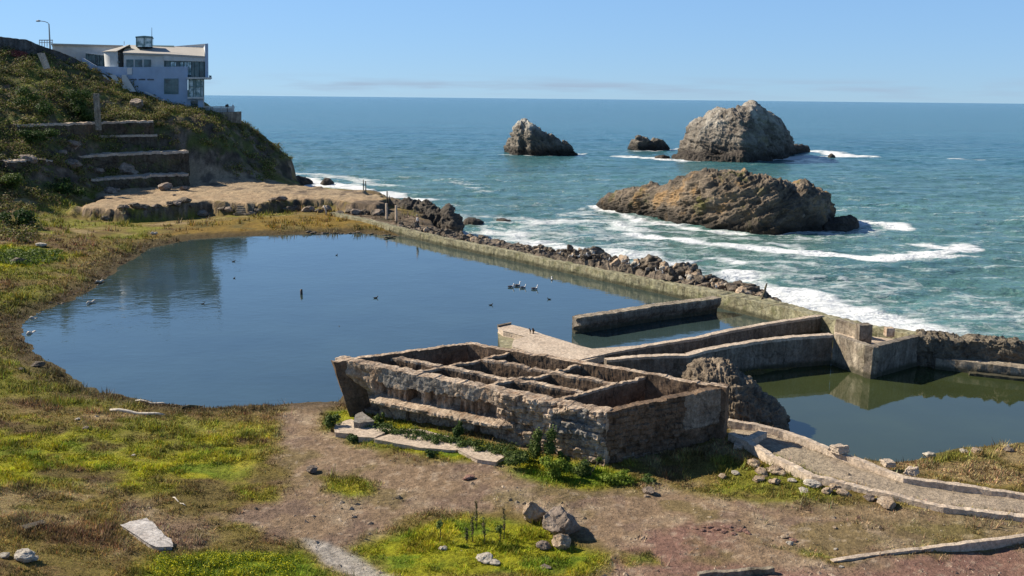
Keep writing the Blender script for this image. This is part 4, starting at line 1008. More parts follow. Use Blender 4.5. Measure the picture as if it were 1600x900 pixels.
M_grey = mat_rock("grey_stone", [(0.10, 0.075, 0.06), (0.26, 0.20, 0.155), (0.42, 0.34, 0.27)], 3.0, 0.08)
M_white = mat_rock("white_stone", [(0.30, 0.26, 0.20), (0.50, 0.44, 0.36), (0.66, 0.60, 0.50)], 3.0, 0.05)
M_brick = mat_rock("red_brick_stone", [(0.16, 0.08, 0.055), (0.30, 0.16, 0.12), (0.40, 0.28, 0.22)], 3.0, 0.05)
M_rub = mat_rock("rubble_stone", [(0.045, 0.036, 0.028), (0.14, 0.11, 0.08), (0.33, 0.26, 0.19)], 2.0, 0.1)
lib = {}
for k, (mname, m_) in enumerate((("tan", M_tan), ("grey", M_grey), ("white", M_white), ("red", M_brick), ("rub", M_rub))):
    lib[mname] = [stone_mesh(mname + "_stone_shape", 100 + 10 * k + i, m_) for i in range(4)]
lib["block"] = [stone_mesh("block_shape", 200 + i, M_pale, 0.7, 4, 6, True) for i in range(2)]
for k_ in lib["block"]: pass
def stone(name, px, py, w, kind, label, cat="rock", group=None, flat=None, z=None, rz=None, sink=0.18, var=0):
    """w: width in photo pixels; (px, py): the middle of its foot"""
    g_ = G(px, py) if z is None else P(px, py, z)
    d = (g_ - CAM) @ fwd; r = w * d / F / 2 / 0.85
    me = lib[kind][var % len(lib[kind])]
    o = bpy.data.objects.new(name, me); col.objects.link(o)
    hz = r * (flat if flat else 1.0)
    o.scale = (r, r, hz); o.rotation_euler = (0, 0, rz if rz is not None else random.uniform(0, 6.28))
    o.location = (g_[0], g_[1] + r * 0.6, g_[2] + hz * (0.60 - sink))
    tag(o, label, cat, group); return o
stone("boulder", 832, 817, 36, "tan", "tan boulder with a pale top, left of the two boulders on the dirt", "boulder", var=0, flat=1.15, rz=0.3)
stone("boulder", 876, 841, 54, "grey", "largest grey-brown craggy boulder in the foreground, casting a shadow right", "boulder", var=1, flat=1.1, rz=1.2)
stone("boulder", 876, 860, 26, "tan", "small pointed stone just below the largest foreground boulder", "rock", var=2, flat=1.2, rz=0.4)
stone("boulder", 850, 860, 24, "grey", "low flat stone left of the small pointed stone", "rock", var=3, flat=0.6)
stone("boulder", 886, 852, 16, "grey", "dark pebble-like stone tucked under the largest boulder's right side", "rock", var=2, flat=0.7)
stone("white_stone", 757, 880, 24, "white", "larger of two white stones on the green at the bottom", "rock", var=0, flat=0.7)
stone("white_stone", 771, 884, 16, "white", "smaller white stone touching the larger one's right side", "rock", var=1, flat=0.6)
stone("white_stone", 691, 861, 13, "white", "lone small white stone on the green left of the paired ones", "rock", var=2, flat=0.6)
stone("white_stone", 852, 890, 16, "grey", "small flat stone half hidden in grass at the bottom", "rock", var=2, flat=0.35)
for px, py, w, kd, lb in [(1180, 729, 20, "tan", "tan stone in the shadow edge at the top of the rubble by the ramp"), (1192, 742, 22, "tan", "blocky tan stone at the foot of the ramp's nearer kerb"), (1216, 741, 26, "tan", "largest rounded tan stone below the ramp's nearer kerb"), (1185, 752, 18, "tan", "low tan stone at the left of the ramp rubble"), (1212, 756, 16, "tan", "small tan stone under the largest rounded one"), (1238, 752, 12, "white", "small whitish stone right of the rounded tan stone"),
                       (1131, 746, 12, "tan", "small tan stone at the edge of the ruin's shadow"), (1150, 741, 12, "white", "flat pale stone at the edge of the ruin's shadow"),
                       (1258, 768, 16, "white", "pale slab-like stone left of the grassy hummock"), (1272, 762, 26, "white", "long pale flat stone behind the grassy hummock"), (1295, 770, 18, "tan", "tan stone left of two taller ones near the kerb"), (1306, 763, 18, "tan", "tallest tan stone standing close to the nearer kerb"), (1320, 774, 22, "tan", "broad tan stone right of the tallest one near the kerb"), (1358, 781, 16, "grey", "dark split stone with a pale facet between tan stones"), (1375, 781, 9, "white", "tiny white stone right of the dark split stone"), (1392, 793, 30, "tan", "broad pale-topped stone farthest right below the nearer kerb"),
                       (1240, 845, 10, "red", "upper reddish stone in the short row on the green strip"), (1228, 840, 12, "tan", "second tan stone of the short row on the green strip"), (1236, 850, 10, "white", "lower white stone of the short row on the green strip"),
                       (1305, 824, 7, "tan", "tiny tan stone alone on the bare ground below the ramp"), (1307, 856, 6, "white", "tiny white stone near the thin retaining wall"), (1530, 857, 9, "white", "tiny pale stone by the shadow of the retaining wall"), (1315, 886, 6, "white", "tiny pale stone at the bottom edge right of centre"),
                       (1455, 715, 15, "white", "round white stone at the edge of the green pool"), (1508, 706, 12, "white", "flat white stone right of the round one on the pool's edge"), (1527, 706, 16, "tan", "tan stone next to the flat white one on the pool's edge"), (1578, 704, 12, "grey", "grey stone farthest right on the pool's edge"), (1574, 697, 8, "white", "tiny pale stone behind the farthest right grey one"),
                       (550, 664, 10, "white", "bright white pebble on the slab row beside the ruin"), (30, 877, 26, "white", "pale flat stone at the bottom left corner"), (5, 870, 14, "white", "white stone cut by the left edge of the frame"), (48, 876, 14, "white", "small pale stone right of the bottom left corner"), (208, 711, 6, "white", "tiny white stone on the left grass"), (120, 655, 7, "white", "tiny pale stone in the grass left of the driftwood"), (133, 669, 9, "grey", "small grey stone in the grass under the driftwood"),
                       (57, 572, 16, "rub", "dark stone at the pool's left bank"), (31, 577, 10, "rub", "small dark stone in the grass left of the pool's bank"), (25, 410, 20, "rub", "dark low boulder below the bright green patch at left"), (62, 384, 14, "white", "pale flat stone above the bright green patch at left"),
                       (1015, 771, 18, "grey", "dark clod lying on the path below the ruin"), (1010, 775, 8, "tan", "small tan clod on the path below the ruin"), (487, 738, 16, "grey", "low brown clod on the left dirt path"), (732, 748, 16, "red", "reddish clod beside the shallow hollow on the path")]:
    stone("stone", px, py + 2, w * (1.0 if 1150 < px < 1420 and 725 < py < 800 else 1.1), kd, lb, "rock", var=random.randrange(4), flat=random.uniform(0.55, 0.85) if w > 14 else 0.6)
stone("concrete_block", 1155, 703, 18, "block", "pale block in the ruin's shadow beside the ramp", "concrete block", var=1, flat=0.8)
stone("concrete_block", 1313, 712, 28, "block", "squared concrete block sitting on the farther kerb of the ramp", "concrete block", z=1.0, var=0, flat=0.75, rz=0.5, sink=0.0)
stone("concrete_block", 1390, 731, 24, "block", "flat concrete block at the pool side of the farther kerb", "concrete block", z=0.7, var=1, flat=0.55, rz=0.2, sink=0.0)
stone("concrete_block", 1427, 745, 22, "block", "tilted square block standing in the gap of the farther kerb", "concrete block", z=0.9, var=0, flat=0.85, rz=0.9, sink=0.0)
# scattered bricks of the red heap
for i in range(26):
    px = 1085 + 85 * random.random(); py = 822 + 0.10 * (px - 1085) + random.uniform(-3, 8)
    stone("brick_rubble", px, py, random.uniform(5, 9), "red", "reddish broken brick lying in the low brick heap on the dirt", "brick", "bricks of the red heap", var=i, flat=0.55)
# boulders heaped on the sea side of the long seawall
swx = [(610, 352), (650, 360), (700, 370), (760, 382), (820, 394), (870, 402), (900, 407), (950, 417), (1000, 428), (1050, 440), (1100, 451), (1150, 462), (1172, 468)]
hts = [0.5, 0.5, 0.6, 0.6, 0.7, 0.8, 1.4, 0.9, 1.9, 1.5, 0.9, 0.9, 0.3]
cum = np.linspace(0, len(swx) - 1, 400)
def along(u):
    i = min(int(u), len(swx) - 2); f = u - i
    return (swx[i][0] + (swx[i + 1][0] - swx[i][0]) * f, swx[i][1] + (swx[i + 1][1] - swx[i][1]) * f, hts[i] + (hts[i + 1] - hts[i]) * f)
rr_ = random.Random(4)
for i in range(285):
    u = (rr_.random() ** 0.9) * (len(swx) - 1.01); px, py, hh = along(u)
    g_ = P(px, py - 2, 1.0); off = rr_.uniform(0.75, 4.2); 
    # inland edge of the heap follows the wall; stones climb towards its middle
    prof = math.sin(min(1, off / 3.8) * PI * 0.9)
    size = rr_.uniform(0.26, 0.70) * (1.25 if rr_.random() < 0.2 else 1) * (0.75 + 0.4 * hh)
    sx_, sy_ = 0.81, 0.59
    kd = "white" if rr_.random() < 0.16 and off < 2.0 else "tan" if rr_.random() < 0.22 and off < 2.4 else "rub"
    o = bpy.data.objects.new("rubble_rock", lib[kd][rr_.randrange(4)]); col.objects.link(o)
    if kd == "white": size *= 0.42
    o.scale = (size, size, size * rr_.uniform(0.7, 1.2)); o.rotation_euler = (rr_.uniform(-.5, .5), rr_.uniform(-.5, .5), rr_.uniform(0, 6.28))
    o.location = (g_[0] + sx_ * off, g_[1] + sy_ * off, 0.55 + hh * prof * rr_.uniform(0.4, 1.0) - 0.28 * max(0, off - 2.2))
    tag(o, {"rub": "dark jagged rock in the heap along the sea side of the long seawall", "tan": "tan stone in the heap along the sea side of the long seawall", "white": "small whitish stone in the heap along the sea side of the long seawall"}[kd], "rock", {"rub": "dark rocks heaped behind the seawall", "tan": "tan stones heaped behind the seawall", "white": "whitish stones heaped behind the seawall"}[kd])
bank = rough_wall("rubble_bank", [(P(a, b_, 1.0)[0] + .7, P(a, b_, 1.0)[1] + .5, 0.62 + 0.3 * h_) for (a, b_), h_ in zip(swx, hts)], 2.6, -3.2, M_rub, ds=0.3, nz=10, amp=0.35, top=0.25, seed=90, capn=8, batter=0.8)
tag(bank, "continuous bank of cemented rubble under the loose rocks behind the seawall", "rubble bank")
for px, py, h_, l in [(890, 389, 1.0, "leftmost dark upright rock spike on the seawall rubble"), (1005, 412, 1.2, "middle dark upright rock spike on the seawall rubble"), (1048, 426, 0.9, "squat dark block near the right end of the seawall rubble")]:
    w_ = P(px, py, 1.6); o = bpy.data.objects.new("rock_spike", lib["rub"][1]); col.objects.link(o); o.scale = (0.4, 0.4, h_ * 0.7); o.location = (w_[0], w_[1], 1.7); tag(o, l, "rock")
# stones on the pool's far shore and left bank
for i in range(46):
    if i < 26: px = 480 + i * 6 + random.uniform(-2, 2); py = 366 + max(0, px - 560) * 0.085 + random.uniform(-3, 2); lb = "small dark stone on the muddy far shore of the big pool"; gr = "stones on the far shore"
    else: a_ = (i - 26) / 20; px = 60 + 140 * a_ + random.uniform(-6, 6); py = 488 - 70 * a_ + random.uniform(-4, 6); lb = "small grey-brown stone on the left bank of the big pool"; gr = "stones on the left bank"
    stone("shore_stone", px, py, random.uniform(4, 8) if i < 26 else random.uniform(3, 5), "rub" if i < 26 else "grey", lb, "stone", gr, var=i, flat=0.6)
for i in range(34):
    px = 150 + 450 * (i + random.random()) / 34; py = 333 + 3 * math.sin(px / 40) + random.uniform(-3, 3)
    stone("shelf_rock", px, py, random.uniform(8, 20), "rub" if i % 3 else "grey", "dark broken rock at the foot of the sandy shelf's front edge", "rock", "rocks at the foot of the sandy shelf", var=i, flat=0.75)
# blocks on the terraces
for px, py, w, lb in [(95, 243, 14, "crumbled block at the left end of the longest terrace"), (112, 236, 22, "big broken block between the top and middle terraces"), (152, 272, 18, "pale-edged boulder on the lowest terrace"), (192, 272, 34, "large overgrown boulder in the middle of the lowest terrace"), (258, 262, 14, "jagged pale lump at the right of the lowest terrace"), (170, 302, 18, "low boulder at the left end of the sandy shelf"), (180, 300, 12, "small boulder beside the low one on the sandy shelf"), (255, 298, 22, "flat boulder on the back of the sandy shelf"), (288, 298, 14, "small flat boulder right of the flat one on the shelf"), (110, 265, 26, "broken grey boulder below the longest terrace at left"), (38, 258, 26, "pale-topped boulder at the far left of the terraces"), (210, 168, 26, "rounded grey boulder on the slope below the building"), (272, 306, 6, "tiny dark block lying on the sandy shelf")]:
    stone("terrace_boulder", px, py, w, "grey" if py > 200 or px > 200 else "rub", lb, "boulder", var=random.randrange(4), flat=0.8)
# debris in the grass
def flat_plate(name, pts, mat, label, cat, th=0.25, lift=0.25):
    pts = [(p_[0] + (q_[0] - p_[0]) * f_ + (random.uniform(-1.2, 1.2) if th > .2 else 0), p_[1] + (q_[1] - p_[1]) * f_ + (random.uniform(-.8, .8) if th > .2 else 0)) for p_, q_ in zip(pts, pts[1:] + pts[:1]) for f_ in (0, .33, .66)]
    V = [G(a, b_) for a, b_ in pts]; zc = max(v[2] for v in V) + lift
    # a thick plate lying on the slope: plane through the ground points
    A = np.array([[v[0], v[1], 1] for v in V]); cf = np.linalg.lstsq(A, np.array([v[2] for v in V]), rcond=None)[0]
    mb = MB(); n = len(V); mb.v = [(v[0], v[1], A[i] @ cf + lift) for i, v in enumerate(V)] + [(v[0], v[1], A[i] @ cf + lift - th) for i, v in enumerate(V)]
    mb.f = [tuple(range(n)), tuple(reversed(range(n, 2 * n)))] + [(i, (i + 1) % n, n + (i + 1) % n, n + i) for i in range(n)]
    o = mb.build(name, mat, None, 0.04); tag(o, label, cat); return o
flat_plate("broken_slab", [(190, 826), (205, 821), (228, 818), (240, 823), (250, 836), (266, 848), (270, 860), (245, 862), (215, 842)], mat_concrete("white_slab", (0.62, 0.57, 0.52), (0.42, 0.37, 0.33), brown=(0.36, 0.29, 0.24), streak=0.1), "large whitish broken slab lying in the left foreground grass", "concrete slab", 0.4, 0.16)
flat_plate("dark_plank", [(34, 826), (66, 818), (71, 821), (40, 831)], M_ter, "dark weathered board lying in the bottom left scrub", "board", 0.15, 0.12)
M_drift = mat_plain("driftwood", (0.50, 0.44, 0.36), 0.8, var=0.35, scale=6)
def log(name, a, b_, r, mat, label, cat="driftwood", up=0.0, z=None):
    p0 = G(*a) if z is None else P(*a, z); p1 = G(*b_) if z is None else P(*b_, z)
    pts = [p0 + (p1 - p0) * s_ + np.array([0, 0, r * 0.7 + 0.06 * math.sin(s_ * 9) + up * s_]) for s_ in np.linspace(0, 1, 7)]
    mb = MB(); mb.tube(pts, [r * k_ for k_ in (0.7, 1, 1.05, 0.9, 0.95, 0.8, 0.55)], 9); o = mb.build(name, mat, None, 0, True); tag(o, label, cat); return o
log("driftwood_log", (172, 643), (258, 651), 0.10, M_drift, "long pale driftwood log on the grass at the pool's near shore")
log("driftwood_log", (212, 627), (262, 633), 0.06, M_drift, "thin driftwood stick on the waterline left of the dark plank")
log("dark_log", (285, 639), (343, 634), 0.10, M_ter, "dark sodden plank on the waterline at the near shore")
log("driftwood_log", (47, 498), (60, 501), 0.12, M_drift, "short bright driftwood piece at the pool's far left bank")
log("driftwood_log", (43, 524), (57, 521), 0.14, M_drift, "short driftwood stub on the left bank, lowest of three")
log("driftwood_log", (150, 442), (162, 440), 0.12, M_drift, "short driftwood piece on the left bank, upper of three")
log("driftwood_log", (136, 475), (150, 471), 0.10, M_drift, "driftwood piece lying half in the water off the left bank", z=0.02)
log("driftwood_log", (236, 367), (246, 366), 0.18, M_drift, "pale driftwood piece on the bank above the pool's far left corner")
log("driftwood_log", (600, 373), (618, 371), 0.10, M_ter, "dark plank in the water at the near side of the seawall", z=0.02)
log("fallen_beam", (1190, 470), (1197, 462), 0.10, M_ter, "dark beam sticking up from the seawall's seaward edge", up=1.0, z=1.2)
log("dry_branch", (270, 778), (290, 792), 0.03, M_drift, "thin pale branch lying on the left grass", "branch")
# posts and poles
def post(px, py, pyt, wpx, mat, label, Y=None, name="post", lean=0, z=None, n=8, sq=False):
    g_ = P(px, py, z) if z is not None else G(px, py)
    d = (g_ - CAM) @ fwd; h = (py - pyt) * d / F / math.cos(PITCH); r = wpx * d / F / 2
    mb = MB(); mb.tube([(g_[0], g_[1], g_[2] - 0.5), (g_[0] + lean * h * .5, g_[1], g_[2] + h * .5), (g_[0] + lean * h, g_[1], g_[2] + h)], [r, r, r * .9], 4 if sq else n)
    o = mb.build(name, mat, None, 0, not sq); tag(o, label, "post"); return o
M_iron = mat_plain("old_iron", (0.05, 0.04, 0.035), 0.7)
post(471, 460, 452, 4, M_iron, "short dark wooden post standing in the middle of the big pool", z=0.0, name="wooden_post")
post(604, 338, 318, 4, M_pale, "left of two pale concrete posts behind the seawall", z=1.0, name="concrete_post", sq=True)
post(619, 340, 321, 4, M_pale, "right of two pale concrete posts behind the seawall", z=1.0, name="concrete_post", sq=True)
post(511, 334, 321, 2.5, M_drift, "thin leaning pale post at the landward end of the seawall", name="leaning_post", lean=-0.35, z=0.8)
post(568, 297, 281, 1.6, M_iron, "left of two thin iron poles on the end of the rock shelf", z=1.8, name="iron_pole")
post(571.5, 297, 283, 1.6, M_iron, "right of two thin iron poles on the end of the rock shelf", z=1.8, name="iron_pole")
post(605, 318, 299, 2.2, M_iron, "thick iron pole on the dark rock below the shelf", z=1.6, name="iron_pole")
post(608.5, 318, 306, 1.2, M_iron, "thin short iron pole beside the thick one", z=1.6, name="iron_pole")
lb_ = P(604, 320, 1.0)

# ------------------------------------------------------------------ the building on the headland
YB = 203.0
M_blue = mat_plain("blue_grey_render", (0.33, 0.41, 0.52), 0.85, var=0.10, scale=0.6)
M_wht = mat_plain("white_render", (0.54, 0.53, 0.50), 0.8, var=0.12, scale=0.9)
M_roof = mat_plain("roof_membrane", (0.36, 0.33, 0.29), 0.85, var=0.08, scale=0.5)
M_glass, nt, b = nm("window_glass"); b.inputs["Base Color"].default_value = (0.04, 0.07, 0.08, 1); b.inputs["Roughness"].default_value = 0.05
nn_ = noise_node(nt, texco(nt), 0.5, 3); nt.links.new(ramp(nt, nn_.outputs[0], [(0.4, (0.03, 0.05, 0.06)), (0.6, (0.10, 0.16, 0.17))]).outputs[0], b.inputs["Base Color"])
M_lglass, nt, b = nm("pale_glass"); b.inputs["Roughness"].default_value = 0.08
nn_ = noise_node(nt, texco(nt), 0.9, 3); nt.links.new(ramp(nt, nn_.outputs[0], [(0.42, (0.12, 0.22, 0.23)), (0.58, (0.55, 0.66, 0.68))]).outputs[0], b.inputs["Base Color"])
M_frame = mat_plain("teal_frame", (0.10, 0.17, 0.17), 0.5, var=0.05)
bld = empty("headland_building", tuple(map(float, W(240, 165, YB + 6))), "pale modern building with a blue-grey lower storey on the cliff top", "building")
def xz(px, py, Y=YB): w = W(px, py, Y); return (float(w[0]), float(w[2]))
def face(name, pts, Y, depth, mat, parent=bld, bev=0.03):
    mb = MB(); mb.prism([xz(a, b_, Y) for a, b_ in pts], Y, Y + depth); k_ = len(pts); mb.v[k_:] = [(x - 0.335 * depth, y, z) for x, y, z in mb.v[k_:]]; return mb.build(name, mat, parent, bev)
def rect(a, b_, c, d): return [(a, b_), (c, b_), (c, d), (a, d)]
face("lower_storey", [(128, 90), (151, 103.5), (200, 105.5), (293, 104), (293, 172), (262, 172), (200, 150), (128, 112)], YB, 14, M_blue)
face("left_wing", [(82, 69), (190, 72), (190, 112), (128, 108), (82, 84)], YB + 9, 12, M_wht)
face("left_roof", [(80, 68), (192, 71), (192, 73), (80, 70.5)], YB + 8.6, 13, M_roof)
# sloping roof of the left wing
gl = face("glazed_link", [(134, 83), (165, 87), (165, 107), (134, 100)], YB + 5, 3.5, M_glass)
for k in range(5): face("mullion", rect(136 + k * 6, 83 + k * .6, 136.8 + k * 6, 106), YB + 4.8, 0.15, M_frame, gl, 0)
face("link_roof", [(134, 81.5), (167, 85.5), (167, 87), (134, 83)], YB + 4.5, 4.5, M_wht)
# curved drum facing left with its shallow cone roof
cx, _ = xz(194, 90, YB + 4); zlo = xz(180, 106, YB + 4)[1]; zhi = xz(180, 81.5, YB + 4)[1]; zpk = xz(200, 69.5, YB + 6)[1]
rd = (xz(194, 90, YB + 4)[0] - xz(163.5, 90, YB + 4)[0]); 
mb = MB(); n_s = 28
for k in range(n_s + 1):
    t_ = PI / 2 + PI * k / n_s; x_ = cx + rd * math.cos(t_); y_ = YB + 4.6 + (rd) * -math.sin(t_) * -1 * 1.0
    mb.v += [(x_, y_, zlo), (x_, y_, zhi)]
for k in range(n_s): mb.f.append((2 * k, 2 * k + 2, 2 * k + 3, 2 * k + 1))
dr = mb.build("drum_wall", M_wht, bld); m_ = dr.modifiers.new("thick", 'SOLIDIFY'); m_.thickness = 0.3
for a in (177.5, 183.5): face("drum_window", rect(a, 95.8, a + 3.6, 98.2), YB + 0.62 if a < 180 else YB + 0.2, 1.0, M_glass, dr, 0)
mb = MB(); ap = len(mb.v); mb.v.append((cx + 0.6, YB + 6, zpk))
for k in range(n_s + 1):
    t_ = PI / 2 + PI * k / n_s; mb.v.append((cx + (rd + .35) * math.cos(t_), YB + 4.6 + (rd + .35) * math.sin(t_), zhi + 0.02))
for k in range(n_s): mb.f.append((0, 1 + k, 2 + k))
mb.v += [(cx + .3, YB + .2, zhi + .02)]
mb.build("drum_roof", M_roof, bld)
# middle block with three windows
face("middle_wall", [(193.5, 82), (256, 84), (256, 107), (193.5, 107)], YB + 1.0, 9, M_wht)
for a in (197.3, 211, 225):
    w_ = face("window", rect(a, 93, a + 11, 104.6), YB + 0.9, 0.3, M_frame, bld, 0); face("pane", rect(a + .9, 93.8, a + 10.2, 104.6), YB + 0.84, 0.2, M_glass, w_, 0)
# wedge roof: eaves line in front, ridge behind
def roofq(pts, mat, name):
    V = [tuple(map(float, W(a, b_, Y))) for a, b_, Y in pts]; V2 = [(x, y, z - 0.35) for x, y, z in V]; n = len(V)
    me = mesh_np(name, V + V2, [tuple(range(n)), tuple(reversed(range(n, 2 * n)))] + [(i, (i + 1) % n, n + (i + 1) % n, n + i) for i in range(n)], mat, False); return obj(name, me, bld)
roofq([(192, 82, YB + .6), (256, 84, YB + .6), (320, 88, YB + .6), (318, 74, YB + 12), (272, 72.5, YB + 12), (198, 70, YB + 12)], M_roof, "main_roof")
roofq([(222, 70.3, YB + 11), (272, 71.2, YB + 11), (272, 73.0, YB + 10.7), (222, 72.3, YB + 10.7)], M_frame, "roof_edge")
face("upper_right_wall", [(256, 84), (322, 88), (322, 96), (256, 94.5)], YB + 0.7, 9, M_wht)
wb = face("window_band", rect(255, 94.5, 321, 121), YB + 1.2, 8, M_glass)
for k in range(9): face("mullion", rect(257 + k * 7.6, 94.5, 257.8 + k * 7.6, 121), YB + 1.0, 0.18, M_frame, wb, 0)
for k, (a, w_) in enumerate([(267, 8), (282, 4), (287.5, 4), (293, 5.5)]): face("pane", rect(a, 97, a + w_, 104 if k != 3 else 117), YB + 1.05, 0.12, M_lglass, wb, 0)
face("right_fin", [(320.5, 69), (325, 68.2), (325.5, 122), (321, 122)], YB + .2, 12, M_blue)
roofq([(318, 73.5, YB + 12), (325, 68.2, YB + 12), (325, 68.2, YB + .4), (321, 88, YB + .4)], M_wht, "fin_slope")
face("right_parapet", [(272, 72.5), (325, 68.2), (325, 74), (272, 75)], YB + 11.8, .5, M_wht)
bal = face("balcony", [(292, 120.8), (331, 121), (331, 123), (292, 123)], YB - 1.5, 10, M_wht)
face("balcony_lamp", [(326.5, 117.6), (331, 118.4), (330, 121), (327, 121)], YB + 1, 0.8, M_frame, bal, 0)
bay = face("glazed_bay", rect(294.5, 124, 317.5, 152), YB - .4, 9, M_lglass)
for a in (294.5, 301.5, 305, 313, 317): face("mullion", rect(a, 124, a + 1.1, 152), YB - .6, 0.25, M_frame, bay, 0)
face("mullion", rect(294.5, 135, 317.5, 136), YB - .62, 0.2, M_frame, bay, 0)
face("bay_sill", rect(293, 151.6, 318.5, 154), YB - .8, 9, M_wht)
lr = face("right_base", rect(293.4, 154, 317, 170), YB + .2, 9, M_blue)
face("doorway", rect(298, 157, 309, 168), YB + .05, 0.3, M_glass, bld, 0)
face("right_pier", rect(317, 122, 319, 168), YB + .4, 9, M_wht)
bw = face("window", rect(256.3, 122.6, 278.8, 147), YB - .08, 0.3, M_frame, bld, 0)
for i in range(4):
    for j in range(3): face("pane", rect(257.4 + i * 5.3, 123.6 + j * 7.8, 261.9 + i * 5.3, 130.4 + j * 7.8), YB - .12, 0.12, M_glass, bw, 0)
# dark lettering, too small to read, three words
for wx, ww in ((205.3, 9.2), (217.2, 10), (230.7, 10)):
    mb = MB(); x_ = wx
    rl = random.Random(int(wx))
    while x_ < wx + ww - 1:
        a = xz(x_, 125.8 - .3, YB); c_ = xz(x_ + 0.55, 123.4 - .3, YB); mb.box((a[0], YB - .08, a[1]), (c_[0], YB + .05, c_[1]))
        k = rl.random(); yy = 123.4 if k < .5 else 124.6
        a = xz(x_ + .5, yy + .3, YB); c_ = xz(x_ + 1.25, yy - .3, YB); mb.box((a[0], YB - .08, a[1]), (c_[0], YB + .05, c_[1])); x_ += 1.75
    mb.build("lettering", M_iron, bld)
# roof lantern and mast
ln = face("roof_lantern", [(212.5, 58), (225, 56.5), (238, 58), (238, 73), (212.5, 73)], YB + 5, 4.5, M_lglass)
face("lantern_cap", [(211.8, 57.2), (225, 56), (238.6, 57.2), (238.6, 59), (211.8, 59)], YB + 4.8, 5, M_frame, ln)
for a in (212.5, 224.6, 237): face("mullion", rect(a, 58, a + 1, 73), YB + 4.8, .2, M_frame, ln, 0)
w0, w1 = W(237.2, 72, YB + 5), W(237.2, 43, YB + 5); mb = MB(); mb.tube([tuple(w0), tuple(w1)], [0.08, 0.04]); mb.build("mast", M_iron, bld)
w0, w1 = W(194, 70, YB + 5), W(194, 64, YB + 5); mb = MB(); mb.tube([tuple(w0), tuple(w1)], [0.08, 0.05]); mb.build("vent_pipe", M_wht, bld)
# buttresses and stair rail against the lower storey
face("buttress", [(160, 117), (163, 117), (178, 131), (174, 131)], YB - 2.4, .8, M_wht)
face("buttress", [(171.5, 117), (179, 117), (192, 134), (184, 134)], YB - 2.6, 2.2, M_wht)
face("buttress", [(190.5, 117), (196, 117), (212, 143), (192, 143)], YB - 2.6, 2.2, M_wht)
face("stair_rail", [(226, 143.5), (229, 143.5), (273, 166), (270, 167.5)], YB - 1.6, .4, M_wht)
face("entrance_pier", rect(199, 106, 206, 116), YB - .3, .4, M_wht)
# terrace fence and retaining wall right of the building
t = empty("terrace_fence", tuple(map(float, W(340, 178, 205))), "white balustrade on the cliff edge right of the building", "fence")
mb = MB()
for k in range(19):
    a = 309 + k * 3.1; w0 = W(a, 178.5 + k * 0.2, 205); w1 = W(a, 165.8 if k < 18 else 163.5, 205); r_ = 0.06 if k % 6 else 0.13
    mb.box((w0[0] - r_, w0[1] - r_, w0[2]), (w0[0] + r_, w0[1] + r_, w1[2]))
mb.build("balusters", M_wht, t)
for yy in (166.6, 176.5): face("rail", [(309, yy), (367, yy), (367, yy + 1.2), (309, yy + 1.2)], 204.9, .2, M_wht, t)
face("panel", rect(311, 169, 366, 177), 205.1, .06, M_wht, t)
o = face("retaining_wall", [(334, 176), (377, 174.5), (377, 193), (362, 191), (345, 186), (334, 184)], 204, 1.0, M_conc, None); tag(o, "grey concrete retaining wall under the white balustrade", "retaining wall")
# small dark viewer on a stand by the balustrade
# (a coin telescope)
w0 = W(355, 168, 204.6)
mb = MB(); mb.tube([(w0[0], w0[1], w0[2] - 1.2), (w0[0], w0[1], w0[2] + .25)], .07); mb.tube([(w0[0] - .3, w0[1], w0[2] + .35), (w0[0] + .25, w0[1] - .1, w0[2] + .5)], [.2, .26]); tag(mb.build("viewing_telescope", M_iron), "small dark viewing telescope at the white balustrade", "telescope")
# street lamp
t = empty("street_lamp", tuple(map(float, W(77.5, 74, 203))), "tall curved-arm street lamp rising from the ridge road at top left", "street lamp")
mb = MB(); a, b_ = W(78.5, 80, 203), W(76.5, 37.5, 203); mb.tube([tuple(a), tuple(b_)], [0.17, 0.11], 10); mb.build("pole", mat_plain("lamp_steel", (0.30, 0.29, 0.27), 0.5), t)
pts = [W(76.5, 38, 203), W(75, 35.8, 203), W(70, 33.6, 203), (W(63, 32.8, 203))]; mb = MB(); mb.tube([tuple(p_) for p_ in pts], 0.07, 8); mb.build("arm", bpy.data.materials["lamp_steel"], t)
hd = W(60, 33, 203); mb = MB(); mb.tube([(hd[0] + .45, hd[1], hd[2] + .03), (hd[0] + .1, hd[1], hd[2] + .05), (hd[0] - .45, hd[1], hd[2])], [.10, .2, .12], 10); mb.build("lamp_head", bpy.data.materials["lamp_steel"], t)
# a sign board and its posts beside the lamp
t = empty("white_railing", tuple(map(float, W(68, 70, 205))), "pale railing on the ridge road beside the street lamp", "railing")
for k in range(6): face("post", rect(61 + k * 4, 62.5, 62 + k * 4, 73), 205, .15, M_wht, t, 0)
face("rail", rect(61, 62, 82.5, 63.5), 204.9, .15, M_wht, t, 0); face("rail", rect(61, 66, 82.5, 67), 204.9, .15, M_wht, t, 0)

